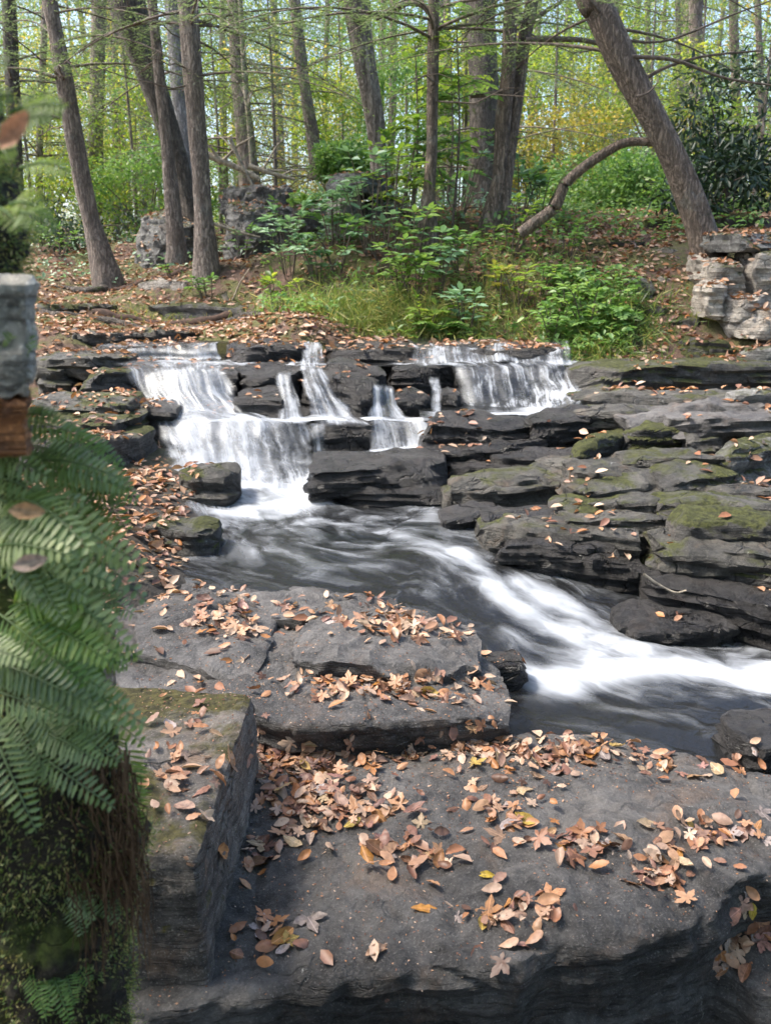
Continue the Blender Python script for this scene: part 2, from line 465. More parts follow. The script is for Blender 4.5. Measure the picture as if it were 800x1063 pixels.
def hexrock(label, c8, mat, res=.02, rnd=10, amp=.01, size=.25, strata=0.006, cracks=.006, cuts=0, name='rock', cat='rock', group=None, parent=None, solid=True, seed=None, sharp=34):
    """c8: corners (x-,y-,z-),(x+,..) order index = ix + 2*iy + 4*iz"""
    _seed[0] += 1; seed = seed or _seed[0]
    c = np.array([list(Vector(p)) for p in c8])
    ex = np.linalg.norm(c[1] - c[0]); ey = np.linalg.norm(c[2] - c[0]); ez = np.linalg.norm(c[4] - c[0])
    n = [max(4, min(110, int(e / res))) for e in (ex, ey, ez)]
    bm = bmesh.new()
    cache = {}
    def vert(i, j, k):
        key = (i, j, k)
        if key not in cache:
            q = np.array([2 * i / n[0] - 1, 2 * j / n[1] - 1, 2 * k / n[2] - 1])
            f = 1 / (np.sum(np.abs(q) ** rnd) ** (1 / rnd))
            q = (q * f + 1) / 2
            w = [(1 - q[0]) * (1 - q[1]) * (1 - q[2]), q[0] * (1 - q[1]) * (1 - q[2]), (1 - q[0]) * q[1] * (1 - q[2]), q[0] * q[1] * (1 - q[2]),
                 (1 - q[0]) * (1 - q[1]) * q[2], q[0] * (1 - q[1]) * q[2], (1 - q[0]) * q[1] * q[2], q[0] * q[1] * q[2]]
            cache[key] = bm.verts.new(np.array(w) @ c)
        return cache[key]
    for (ax, b1, b2) in ((0, 1, 2), (1, 2, 0), (2, 0, 1)):
        for side in (0, n[ax]):
            for u in range(n[b1]):
                for v in range(n[b2]):
                    def mk(uu, vv):
                        idx = [0, 0, 0]; idx[ax] = side; idx[b1] = uu; idx[b2] = vv
                        return vert(*idx)
                    f = [mk(u, v), mk(u + 1, v), mk(u + 1, v + 1), mk(u, v + 1)]
                    bm.faces.new(f if side else f[::-1])
    me = bpy.data.meshes.new(name); bm.to_mesh(me); bm.free()
    me.polygons.foreach_set('use_smooth', np.ones(len(me.polygons), dtype=bool))
    rough_up(me, amp, size, seed, strata, cracks, cuts, sharp)
    cc = c.mean(0)
    o = link(name, me, parent, M[mat], (cc[0], cc[1], c[:, 2].min()))
    if label: tag(o, label, cat, group)
    if solid: remember(o)
    return o

# EOF-PART1
# ------------------------------------------------------------------ terrain
CTRL = []
def cp(px, py, Y, dz=0): p = P(px, py, Y); CTRL.append((p.x, p.y, p.z + dz))
def cg(px, py, z): p = G(px, py, z); CTRL.append((p.x, p.y, z))
def cw(x, y, z): CTRL.append((x, y, z))
for q in [(0, 4, -.30), (-.8, 3.6, -.15), (.5, 3.2, -.55), (1.5, 3.2, -.65), (2.6, 3, -.65), (0, 5.3, -.2), (-.3, 2.6, -.4), (0, 2, -.6), (.9, 2.4, -.6), (-1.0, 2.6, -.2),
          (-1, 6.3, -.1), (0, 6.3, -.1), (.6, 6.2, -.05), (.9, 6.8, .15), (-1.5, 7.4, .25), (0, 7.4, .25), (1.2, 7.4, .25), (0, 8.3, .5), (-2, 8.3, .5), (1.2, 8.3, .5),
          (0, 1.2, -.65), (0, 0, -.6), (1.5, 1, -.7), (-1.5, 1, -.5), (1.2, 4.5, -.1), (2, 4.2, -.1), (2, 6, .2), (3, 6, .35), (3.2, 4.5, .0), (1.3, 6.6, .2), (2.5, 7, .35),
          (-9, 15, 1.3), (0, 16, 2.0), (8, 15, 2.4), (-12, 25, 1.9), (0, 25, 2.7), (12, 25, 3.2), (-28, 50, 3.3), (0, 50, 4), (28, 50, 4.6), (-7, 9, 1.1), (8, 9, 1.5),
          (-6, 4, .7), (7, 4, .8), (-6, 0, .3), (7, 0, .0), (0, -10, -.3), (-14, -10, 0), (14, -10, 0), (-40, 20, 2), (40, 20, 3), (-2.4, 5.2, .15), (-2.6, 6.5, .22), (-3.4, 6.2, .25), (-2.6, 7.4, .3), (-3.5, 7.4, .4), (-1.6, 3.0, .2), (-1.5, 6.2, .15)]:
    cw(*q)
for q in [(165, 500, .13), (152, 590, .12), (172, 545, .08), (190, 610, .06), (60, 520, .25), (60, 352, .80), (200, 352, .74), (200, 338, .88), (60, 322, .98), (200, 318, .98), (320, 335, .92)]:
    cg(*q)
for q in [(113, 298, 12.2), (215, 280, 11.0), (30, 265, 13.5), (400, 352, 9.0), (400, 315, 9.5), (400, 265, 10.4), (400, 225, 11.4), (520, 352, 8.7), (520, 262, 9.9), (560, 235, 10.6), (330, 262, 10.6),
          (300, 305, 10.2), (290, 268, 12), (260, 250, 14), (620, 372, 7.9), (700, 352, 8.1), (785, 352, 7.9), (640, 305, 8.8), (640, 262, 9.7), (600, 238, 10.6), (700, 242, 10.6), (790, 238, 10), (735, 292, 8.7)]:
    cp(*q)
CT = np.array(CTRL)
def tps_fit(c):
    n = len(c); d = np.linalg.norm(c[:, None, :2] - c[None, :, :2], axis=2)
    K = np.where(d > 0, d * d * np.log(d + 1e-9), 0) + np.eye(n) * .05
    Q = np.hstack([np.ones((n, 1)), c[:, :2]])
    A = np.block([[K, Q], [Q.T, np.zeros((3, 3))]])
    return np.linalg.solve(A, np.concatenate([c[:, 2], np.zeros(3)]))
TW = tps_fit(CT)
def terr(x, y):
    x = np.asarray(x, float); y = np.asarray(y, float)
    sh = x.shape; q = np.stack([x.ravel(), y.ravel()], -1)
    d = np.linalg.norm(q[:, None, :] - CT[None, :, :2], axis=2)
    z = (d * d * np.log(d + 1e-9)) @ TW[:len(CT)] + TW[-3] + q @ TW[-2:]
    rr = np.linalg.norm(q - np.array([0, 10]), axis=1)
    far = np.clip(1.4 + .045 * (q[:, 1] - 10), -.3, 6)
    w = sstep(32, 52, rr)
    return (z * (1 - w) + far * w).reshape(sh)
def tz(x, y): return float(terr(np.array([x]), np.array([y]))[0])

def Yground(px, py):
    y = 6.5
    while y < 20:
        q = P(px, py, y)
        if q.z < tz(q.x, q.y): return y
        y += .06
    return y

def axis(segs):
    out = [segs[0][0]]
    for a, b, st in segs:
        n = max(1, int(round((b - a) / st))); out += list(np.linspace(a, b, n + 1)[1:])
    return np.array(out)
gx = axis([(-150, -40, 10), (-40, -12, 2), (-12, -5, .35), (-5, 5, .075), (5, 12, .35), (12, 40, 2), (40, 150, 10)])
gy = axis([(-60, -12, 6), (-12, 0, 1), (0, 13.5, .075), (13.5, 30, .5), (30, 60, 2), (60, 260, 10)])
X, Y = np.meshgrid(gx, gy, indexing='ij')
Z = np.empty_like(X)
for i in range(X.shape[0]): Z[i] = terr(X[i], Y[i])
for i in range(X.shape[0]):
    for j in range(X.shape[1]):
        y = Y[i, j]; x = X[i, j]
        if y > 0 and abs(x) < 40 and y < 60:
            p = Vector((x, y, 0))
            am = .05 if y < 14 and abs(x) < 8 else .16
            Z[i, j] += am * fbm(p * .9, 3) + (.045 * fbm(p * 3.0, 4) if y < 14 else 0)
me = mesh_np('ground', np.stack([X, Y, Z], -1).reshape(-1, 3), grid_faces(len(gx), len(gy)), 4)
ground = link('ground', me, None, M['ground'])
tag(ground, 'leaf strewn forest floor with patches of moss around the stream', 'ground', kind='structure')
ig = [i for i in range(len(gx)) if -8 <= gx[i] <= 8]; jg = [j for j in range(len(gy)) if 0 <= gy[j] <= 20]
sub = np.stack([X, Y, Z], -1)[ig[0]:ig[-1] + 1, jg[0]:jg[-1] + 1]
SOLID.append(([Vector(v) for v in sub.reshape(-1, 3)], [tuple(int(k) for k in f) for f in grid_faces(sub.shape[0], sub.shape[1])]))

# ------------------------------------------------------------------ rocks: cascade
rock('long dark wet ledge at the fall lip, just left of the narrow middle spout', [(224, 362), (268, 356), (318, 361)], .745, .745, 380, .7, 'wet')
rock('long dark ledge at the fall lip, right of the narrow middle spout', [(333, 361), (380, 358), (432, 361)], .745, .745, 381, .7, 'wet')
rock('thin wet ledge under the film of water at the far left of the lip', [(88, 362), (150, 359), (232, 360)], .735, .735, 376, .6, 'wet')
rock('wet ledge under the white spouts at the right end of the lip', [(424, 364), (510, 361), (592, 364)], .74, .74, 382, .7, 'wet')
rock('dark smooth boulder leaning on the upper step, below the narrow middle spout', [(333, 379), (350, 373), (378, 379), (402, 392)], .66, .60, 410, .4, 'wet', rnd=4, end=4)
rock('big dark wet block with two layers between the left and middle falls', [(238, 388), (275, 382), (313, 386)], .60, .60, 414, .7, 'wet')
rock('lower layer of stone under the big dark block between the falls', [(240, 413), (275, 412), (302, 415)], .47, .47, 436, .6, 'wet')
rock('sloping wet slab that the two middle streams run down', [(305, 386), (350, 390), (392, 402)], .60, .58, 440, .6, 'wet')
rock('squarish dark rock with stray leaves under the right end of the lip', [(406, 381), (440, 378), (480, 381)], .62, .62, 412, .6, 'wet')
rock('small dark boulder left of the thin centre stream', [(408, 414), (428, 408), (449, 412)], .46, .46, 440, .35, 'wet', rnd=4, end=4)
rock('small dark rock between the thin centre stream and the wide curtain', [(453, 410), (466, 407), (482, 412)], .46, .46, 434, .3, 'wet')
rock('wide dark stone face behind the right hand curtain of water', [(472, 381), (530, 378), (594, 381)], .62, .62, 440, .7, 'wet')
rock('dark shoulder of rock with thin trickles at the left end of the second step', [(100, 381), (132, 380), (170, 386)], .61, .60, 424, .7, 'wet', rnd=4)
rock('dark stone face behind the white left hand fall', [(160, 386), (200, 384), (246, 387)], .60, .60, 436, .7, 'wet')
rock('dark layered wall of stone left of the white fall', [(128, 425), (150, 423), (182, 425)], .42, .42, 475, .6, 'wet', strata=.03)
rock('stone step hidden behind the broad misty lower fall', [(168, 433), (240, 430), (330, 438)], .34, .34, 505, .7, 'wet')
rock('dark smooth ledge below the middle streams, right of the misty fall', [(322, 446), (362, 441), (428, 443)], .30, .30, 474, .5, 'wet', rnd=4)
rock('dark step of stone under the fanning centre fall', [(400, 440), (425, 436), (452, 440)], .31, .31, 476, .4, 'wet')
rock('rounded dark boulder standing in the foam at the left pool edge', [(177, 492), (205, 488), (244, 491)], .24, .24, 533, .35, 'damp', rnd=5, end=5, cuts=7)
rock('flat mossy stone at the left edge of the pool', [(144, 551), (180, 547), (222, 551)], .17, .17, 577, .28, 'halfmoss', rnd=4, end=5)
rock('upper layer of the big dark rock in the middle of the stream', [(319, 490), (345, 483), (400, 479), (440, 480), (468, 487)], .24, .24, 511, .55, 'wet', over=.03, strata=.03)
rock('lower layer of the big dark rock in the middle of the stream', [(320, 508), (380, 505), (462, 506)], .14, .14, 538, .6, 'wet', strata=.03)
rock('rounded dark boulder at the foot of the right hand curtain', [(440, 448), (456, 434), (478, 431), (515, 438), (566, 443)], .37, .38, 464, .45, 'wet', rnd=4, end=4)
rock('flat dark wet slab below the rounded boulder by the right curtain', [(438, 468), (480, 463), (540, 463), (600, 466)], .25, .28, 488, .6, 'wet', strata=.025)
rock('dark wet rock under the flat slab, beside the small side channel', [(462, 486), (520, 482), (590, 480)], .19, .2, 508, .6, 'wet', strata=.02)
rock('small dark stone breaking the surface below the mid slab', [(486, 694), (515, 689), (548, 686)], -.07, -.06, 714, .16, 'wet', rnd=3, end=4)
rock('wet stone under running water at the foot of the overhanging right ledge', [(646, 646), (690, 638), (775, 650)], -.10, -.13, 690, .3, 'wet', rnd=6, end=5, amp=.03)
rock('dark wet stone at the right frame edge of the lower pool', [(774, 778), (792, 768), (835, 766)], -.105, -.105, 800, .25, 'wet', rnd=4)

# ------------------------------------------------------------------ rocks: right bank
rock('long grey ledge slab under the grassy right bank with white lichen patches', [(598, 388), (622, 380), (680, 374), (735, 379), (840, 377)], .63, .66, 417, 0.61, 'halfmoss', cuts=3)
rock('thin flat ledge just below the long lichen spotted slab', [(600, 417), (650, 412), (720, 415), (840, 408)], .50, .56, 429, 0.54, 'damp', strata=.02)
rock('small pale stone on the thin ledge at the right frame edge', [(758, 410), (785, 404), (830, 408)], .58, .60, 427, 0.20, 'lichen', rnd=4)
rock('tilted pale grey flagstone lying above the mossy rocks', [(638, 438), (690, 428), (745, 421), (830, 420)], .45, .52, 445, 0.34, 'mid', rnd=5, skew=.15)
rock('black wet rock at the right end of the foam pool', [(552, 438), (575, 424), (600, 420), (650, 427)], .42, .46, 469, 0.34, 'wet', cuts=8)
rock('very mossy green rock next to the black wet rock', [(598, 470), (622, 450), (658, 446)], .34, .38, 493, 0.24, 'moss', rnd=4, end=4)
rock('broad rounded mossy rock in the centre of the right bank', [(652, 452), (690, 440), (758, 436)], .39, .44, 487, 0.34, 'moss', rnd=4, end=4, cuts=6)
rock('mossy rock with a pale chipped corner beside the broad rounded one', [(712, 452), (738, 446), (762, 450)], .39, .40, 487, 0.20, 'halfmoss', cuts=8)
rock('hummocky lichen crusted rock near the right frame edge, upper of two', [(744, 444), (775, 428), (840, 424)], .43, .46, 469, 0.31, 'lichen', rnd=3, end=4)
rock('big lichen crusted boulder at the right frame edge, lower of two', [(752, 484), (772, 464), (840, 456)], .36, .40, 525, 0.31, 'lichen', rnd=3, end=4)
rock('thin dark slab wedged under the mossy rocks', [(595, 492), (640, 487), (700, 490)], .28, .30, 511, 0.34, 'damp', strata=.02)
rock('long thin slab edged with fallen leaves in the middle of the right bank', [(590, 512), (640, 504), (705, 497)], .22, .28, 525, 0.34, 'damp', strata=.02)
rock('greenish slab sloping down below the lichen boulder', [(688, 508), (725, 492), (775, 496)], .25, .29, 537, 0.34, 'halfmoss', cuts=4, tilt=.05)
rock('long wedge shaped slab beside the stream, upper of two', [(468, 511), (520, 498), (562, 492), (615, 489)], .17, .24, 525, 0.37, 'damp', strata=.02)
rock('long wedge shaped slab beside the stream, lower of two', [(462, 520), (505, 511), (560, 506), (620, 502)], .13, .19, 543, 0.37, 'damp', strata=.02)
rock('mossy low block between the wedge slabs and the leaf filled joint', [(572, 530), (612, 523), (648, 528)], .17, .17, 555, 0.27, 'halfmoss')
rock('smooth grey slab with leaves along its back, right of centre', [(610, 528), (650, 522), (726, 520)], .18, .22, 547, 0.31, 'damp', strata=.015)
rock('dark pointed rock at the water edge below the wedge slabs', [(458, 543), (486, 535), (524, 533)], .08, .1, 568, 0.27, 'wet', cuts=7)
rock('leafy flat ledge stone under the smooth grey slab', [(588, 543), (640, 541), (705, 542)], .145, .16, 565, 0.31, 'damp')
rock('thick grey boulder slab at the right edge above the overhang', [(703, 552), (722, 538), (765, 537), (845, 550)], .18, .2, 583, 0.31, 'halfmoss', cuts=4, rnd=5, strata=.006)
rock('straight edged grey slab over the dark waterside slab', [(497, 552), (540, 550), (600, 553), (668, 559)], .10, .115, 577, 0.34, 'damp', strata=.015)
rock('dark wet undercut slab right at the water edge', [(508, 574), (560, 571), (610, 576), (676, 580)], .03, .045, 619, 0.37, 'wet', strata=.03, over=-.04)
rock('thick overhanging slab at lower right with a mossy sunlit top', [(672, 572), (702, 570), (750, 586), (850, 604)], .07, .06, 607, 0.41, 'halfmoss', strata=.02)
rock('dark recessed layer below the overhanging slab at lower right', [(676, 600), (720, 606), (850, 640)], -.0, -.02, 655, 0.34, 'wet', strata=.03)
for lab, fr, z0, z1, bt, D, mt in [
    ('thin dark flag between the black wet rock and the tilted flagstone', [(598, 430), (640, 426), (700, 430)], .45, .47, 440, .3, 'damp'),
    ('narrow pale edged flag under the tilted flagstone, at the right edge', [(700, 438), (760, 434), (840, 432)], .47, .50, 446, .3, 'mid'),
    ('thin dark ledge under the broad rounded mossy rock', [(648, 478), (700, 474), (760, 478)], .33, .36, 490, .3, 'damp'),
    ('dark wet flag just under the flat slab by the right curtain', [(500, 476), (560, 472), (622, 474)], .22, .26, 486, .3, 'wet'),
    ('long narrow flag below the very mossy green rock', [(560, 486), (610, 482), (668, 484)], .23, .28, 496, .3, 'damp'),
    ('thin flag with leaf scraps right of the upper wedge slab', [(604, 502), (650, 498), (716, 500)], .22, .26, 512, .3, 'damp'),
    ('small dark slab in front of the lichen crusted boulder', [(730, 516), (770, 512), (840, 514)], .23, .26, 530, .3, 'damp'),
    ('thin mossy flag above the thick grey boulder slab', [(690, 528), (740, 524), (840, 530)], .22, .24, 542, .3, 'halfmoss'),
    ('narrow dark flag between the two wedge slabs and the straight edged slab', [(500, 540), (550, 536), (600, 538)], .12, .14, 552, .25, 'wet'),
    ('thin wet flag under the straight edged grey slab', [(512, 566), (570, 564), (650, 568)], .065, .075, 578, .25, 'wet'),
    ('dark ledge layer under the thick grey boulder slab', [(690, 570), (740, 568), (840, 582)], .12, .12, 594, .35, 'damp')]:
    rock(lab, fr, z0, z1, bt, D, mt, cuts=4)
# ------------------------------------------------------------------ rocks: left bank
rock('dark top ledge at the left, level with the fall lip', [(20, 374), (70, 369), (128, 374)], .68, .68, 388, .6, 'damp')
rock('square dark block standing at the far left beside the wall', [(24, 379), (48, 376), (80, 379)], .64, .64, 416, .5, 'damp', rnd=8)
rock('long block with a mossy top left of the falls', [(74, 388), (100, 383), (132, 387)], .60, .60, 416, .5, 'halfmoss', rnd=7)
rock('long flat leaf covered slab left of the falls, upper of two', [(10, 424), (70, 418), (134, 420)], .49, .48, 436, .7, 'damp', strata=.03)
rock('long flat leaf covered slab left of the falls, lower of two', [(0, 440), (60, 437), (133, 440)], .42, .41, 456, .7, 'halfmoss', strata=.02)
rock('square cornered stone block under the leaf covered slabs at left', [(-10, 462), (60, 458), (131, 462)], .35, .34, 520, .7, 'halfmoss', strata=.02, rnd=9)
# ------------------------------------------------------------------ rocks: forest bank
rock('low whitish ledge among leaves between two left trunks', [(136, 297), (165, 290), (204, 292)], 1.22, 1.22, 306, .5, 'pale', amp=.03, onground=True)
rock('green moss cushion covered stone on the right bank, nearest the ferns', [(588, 276), (610, 270), (630, 277)], 1.5, 1.5, 294, .4, 'mossbank', rnd=3, end=3, onground=True)
rock('green mossy stone left of the leaning trunk base', [(655, 232), (680, 222), (702, 228)], 2.05, 2.05, 243, .5, 'mossbank', rnd=3, end=3, onground=True)
rock('pale speckled stone on the leafy right bank', [(650, 292), (664, 285), (682, 292)], 1.33, 1.33, 310, .25, 'lichen', rnd=4, end=4, cuts=8, onground=True)
rock('small pale stone close to the foot of the leaning trunk', [(683, 288), (694, 283), (706, 289)], 1.38, 1.38, 300, .2, 'pale', rnd=4, cuts=8, onground=True)
rock('pale flat stone resting above the small speckled stone', [(680, 259), (692, 256), (706, 260)], 1.66, 1.66, 269, .2, 'pale', cuts=6, onground=True)
rock('low green hummock stone above the long lichen slab', [(696, 362), (722, 350), (770, 352)], .82, .84, 378, .45, 'moss', rnd=3, end=3, onground=True)
rock('smooth grey stone at the right edge above the long lichen slab', [(768, 374), (790, 362), (835, 356)], .74, .78, 386, .4, 'lichen', rnd=3, end=4, onground=True)
def block(label, x0, x1, y0, y1, Y, d, mat, name='rock', cat='rock', cuts=8, amp=.03, lean=0, rnd=9, res=.035, dx=0):
    p = [P(x0, y1, Y), P(x1, y1, Y), P(x0 + dx, y0, Y), P(x1 + dx, y0, Y)]
    b = Vector((.0, d, lean)); bb = Vector((0, d, 0))
    return hexrock(label, [p[0], p[1], p[0] + bb, p[1] + bb, p[2], p[3], p[2] + b, p[3] + b], mat, res=res, rnd=rnd, amp=amp, size=.3, strata=.02, cracks=.02, cuts=cuts, name=name, cat=cat)
block('grey outcrop with a leafy top behind the left tree trunks', 130, 200, 226, 280, 12.9, 1.3, 'lichen', amp=.05, lean=.25)
block('dark shaded boulder pile right of the tall grey trunk', 214, 332, 214, 268, 12.2, 1.2, 'lichen', amp=.08, cuts=14, lean=.2)
block('mossy boulder resting on the dark pile behind the trunks', 222, 300, 192, 222, 12.8, 1.0, 'lichen', amp=.08, cuts=14)
block('pale grey standing rock face half hidden by green leaves', 334, 372, 196, 266, 10.9, 1.0, 'pale', amp=.04, cuts=12)
block('grey ledge of rock capping the pale face, under the curvy trunk', 338, 408, 176, 200, 11.1, 1.2, 'lichen', amp=.04, cuts=10)
block('shaded mossy rock under the ledge, right of the pale face', 368, 420, 200, 262, 11.2, .9, 'halfmoss', amp=.06, cuts=12)
block('mossy capstone on the pale stacked stones at right', 750, 850, 238, 262, 8.15, .9, 'lichen', 'stone', amp=.02)
block('tall cracked pale stone in the stack at right, left one', 736, 780, 260, 320, 8.1, .8, 'pale', 'stone', dx=6)
block('tall cracked pale stone in the stack at right, at the frame edge', 776, 860, 260, 322, 8.05, .8, 'pale', 'stone')
block('narrow white stone low in the stack, below the leaning trunk', 733, 758, 290, 332, 7.95, .5, 'pale', 'stone', dx=2)
block('broad pale stone at the bottom of the stack at right', 756, 800, 306, 336, 7.85, .5, 'pale', 'stone')
block('slanted dark faced stone at the foot of the pale stack', 764, 850, 322, 352, 7.75, .5, 'pale', 'stone', lean=.1)
for lab, fr, z0, z1, bt, D, mt in [
    ('low mossy ledge crossing the leafy right bank, above the grass', [(628, 322), (665, 316), (706, 322)], 1.12, 1.14, 333, .4, 'moss'),
    ('short grey ledge on the leafy slope, left of the pale stack', [(690, 334), (712, 328), (736, 332)], 1.03, 1.05, 347, .35, 'halfmoss'),
    ('long low ledge with moss high on the right bank, behind the cushion', [(590, 250), (630, 244), (676, 250)], 1.82, 1.85, 262, .5, 'moss'),
    ('grey ledge stub poking from the leaves right of the bent limb', [(610, 300), (628, 296), (648, 301)], 1.28, 1.3, 310, .3, 'halfmoss'),
    ('low ledge behind the leaning trunk, half buried in moss', [(755, 226), (785, 220), (840, 224)], 2.0, 2.05, 240, .5, 'moss'),
    ('low dark ledge in the leafy path below the tall grey trunk', [(150, 318), (200, 313), (262, 318)], 1.0, 1.0, 328, .4, 'halfmoss'),
    ('low dark ledge at the far left of the leafy path', [(28, 318), (70, 314), (112, 318)], 1.0, 1.0, 328, .4, 'halfmoss'),
    ('dark ledge with leaves along it at the back of the top pool', [(60, 346), (140, 343), (210, 347)], .84, .82, 354, .35, 'damp')]:
    rock(lab, fr, z0, z1, bt, D, mt, cuts=5, amp=.03, onground=True, sink=.12)
# ------------------------------------------------------------------ foreground slabs (lofted)
def loft(name, label, rows, nv, nu, mat, amp, size, strata=.006, cracks=.006, seed=3, lump=None, sharp=40, tv=None):
    """rows of world points, back-bottom -> back edge -> ... -> front edge -> front bottom"""
    rs = np.stack([resample(r, nu) for r in rows])           # (rows, nu, 3)
    cols = []
    d = np.linalg.norm(np.diff(rs, axis=0), axis=2).mean(1); d = np.concatenate([[0], np.cumsum(d)])
    t = np.linspace(0, d[-1], nv)
    out = np.empty((nu, nv, 3))
    for i in range(nu):
        for k in range(3): out[i, :, k] = np.interp(t, d, rs[:, i, k])
    for _ in range(3):                                       # round the lips a little
        out[:, 1:-1] = .25 * out[:, :-2] + .5 * out[:, 1:-1] + .25 * out[:, 2:]
        out[1:-1] = .25 * out[:-2] + .5 * out[1:-1] + .25 * out[2:]
    if lump is not None:
        for i in range(nu):
            for j in range(nv): out[i, j, 2] += lump(out[i, j, 0], out[i, j, 1])
    co = out.reshape(-1, 3)
    f = grid_faces(nu, nv)
    me = bpy.data.meshes.new(name)
    me.from_pydata(co.tolist(), [], [tuple(int(k) for k in q) for q in f]); me.update()
    me.update()
    if sum(p.normal.z * p.area for p in me.polygons) < 0:
        me.flip_normals(); me.update()
    me.polygons.foreach_set('use_smooth', np.ones(len(me.polygons), dtype=bool))
    rough_up(me, amp, size, seed, strata, cracks, 0, sharp)
    c = co.mean(0); o = link(name, me, None, M[mat], (c[0], c[1], co[:, 2].min()))
    tag(o, label, 'rock'); remember(o)
    return o

def gl(pts, dz=0, dy=0, setz=None):
    out = []
    for (px, py, z) in pts:
        p = G(px, py, z); out.append(Vector((p.x, p.y + dy, (p.z + dz) if setz is None else setz)))
    return out

back = [(150, 782, .0), (262, 778, .0), (400, 772, .0), (520, 758, .0), (560, 758, .0), (640, 762, -.01), (700, 778, -.02), (760, 800, -.03), (830, 815, -.04), (930, 830, -.05)]
m1 = [(120, 850, .0), (250, 840, -.01), (400, 830, .0), (560, 812, .02), (640, 815, .035), (720, 830, .03), (800, 845, .01), (960, 860, .0)]
m2 = [(100, 930, .0), (230, 920, -.01), (400, 910, .015), (545, 900, .03), (640, 900, .035), (720, 895, .02), (800, 880, .0), (980, 880, .0)]
front = [(60, 1040, -.02), (205, 1018, -.01), (300, 1004, .0), (395, 990, .01), (470, 986, .012), (545, 986, .01), (560, 972, .01), (650, 966, .01), (715, 948, .0), (745, 925, .0), (765, 902, .0), (810, 892, .0), (990, 890, .0)]
front = [(a, b + 15, c) for a, b, c in front]
def near_lump(x, y):
    w = 1.0
    px, py = proj((x, y, 0))
    if py > 985 or py < 760: w = .3
    return w * (.022 * noise.noise(Vector((x * 2.2 + 3, y * 2.6, 0))) + .010 * noise.noise(Vector((x * 6, y * 7, 2))))
loft('bedrock_slab', 'broad grey bedrock slab across the foreground, scattered with autumn leaves',
     [gl(back, setz=-.7, dy=.03), gl(back, dz=-.06, dy=.02), gl(back), gl(m1), gl(m2), gl(front), gl(front, dz=-.05, dy=-.015), gl(front, dz=-.22, dy=.03), gl(front, setz=-.9, dy=.0)],
     210, 230, 'near', .016, .22, .012, .012, seed=4, lump=near_lump)
b2 = [(690, 940, -.16), (730, 915, -.14), (780, 900, -.14), (900, 890, -.14)]
f2 = [(660, 1040, -.22), (700, 1030, -.22), (745, 1012, -.22), (800, 1040, -.22), (980, 1050, -.22)]
loft('bedrock_slab', 'lower pocket of bedrock with a leaf pile at the bottom right corner',
     [gl(b2, setz=-.6), gl(b2), gl(f2), gl(f2, setz=-.8)], 70, 60, 'near', .02, .2, .01, .01, seed=9)
mb = [(120, 612, .05), (200, 604, .035), (300, 606, .02), (380, 616, .01), (440, 634, .0), (480, 664, -.01), (520, 700, -.02)]
mm = [(120, 660, .085), (200, 655, .085), (300, 664, .085), (400, 684, .085), (470, 702, .075), (530, 725, .05)]
mf = [(120, 725, .09), (240, 730, .10), (268, 742, .12), (300, 750, .12), (350, 749, .12), (400, 748, .115), (460, 744, .11), (500, 745, .09), (530, 748, .06)]
loft('bedrock_slab', 'wide flat mid slab with a dark step edge, above the foreground slab',
     [gl(mb, setz=-.3, dy=.1), gl(mb), gl(mm), gl(mf), gl(mf, dz=-.02, dy=-.015), gl(mf, dz=-.08, dy=.012), gl(mf, setz=-.3, dy=.02)],
     130, 190, 'mid', .014, .2, .012, .012, seed=6)
rock('thin upper plate of stone lying on the mid slab, with a dark lip', [(292, 697), (310, 691), (345, 685), (390, 690), (450, 698), (508, 714)], .118, .092, 712, .52, 'mid', rnd=10, tilt=-.03, end=14, strata=.008, res=.009, cuts=3)
rock('thin plate of stone on the left of the mid slab, beside the cut block', [(120, 676), (190, 674), (225, 688), (266, 708)], .115, .115, 716, .62, 'mid', rnd=12, strata=.008, res=.009, cuts=3, end=16, tilt=-.02)
rock('low leaf strewn plate at the back of the mid slab, at the water edge', [(200, 642), (300, 640), (400, 652), (470, 668)], .085, .055, 660, .3, 'mid', rnd=8, strata=.008, res=.012, cuts=3)

# squared block of cut stone
A = G(205, 885, .30); B_ = G(264, 718, .25); C_ = G(40, 886, .30); D_ = G(60, 703, .25)
C_.y = A.y + .01
zb = -.5
A2 = A + Vector((.02, -.01, 0)); B2 = B_ + Vector((.02, 0, 0))
hexrock('squared mossy block of cut stone beside the foreground slab', [Vector((C_.x, C_.y, zb)), Vector((A2.x, A2.y, zb)), Vector((D_.x, D_.y, zb)), Vector((B2.x, B2.y, zb)), C_, A, D_, B_],
        'cut', res=.011, rnd=26, amp=.007, size=.12, strata=.004, cracks=.006, name='cut_block', cat='stone block')

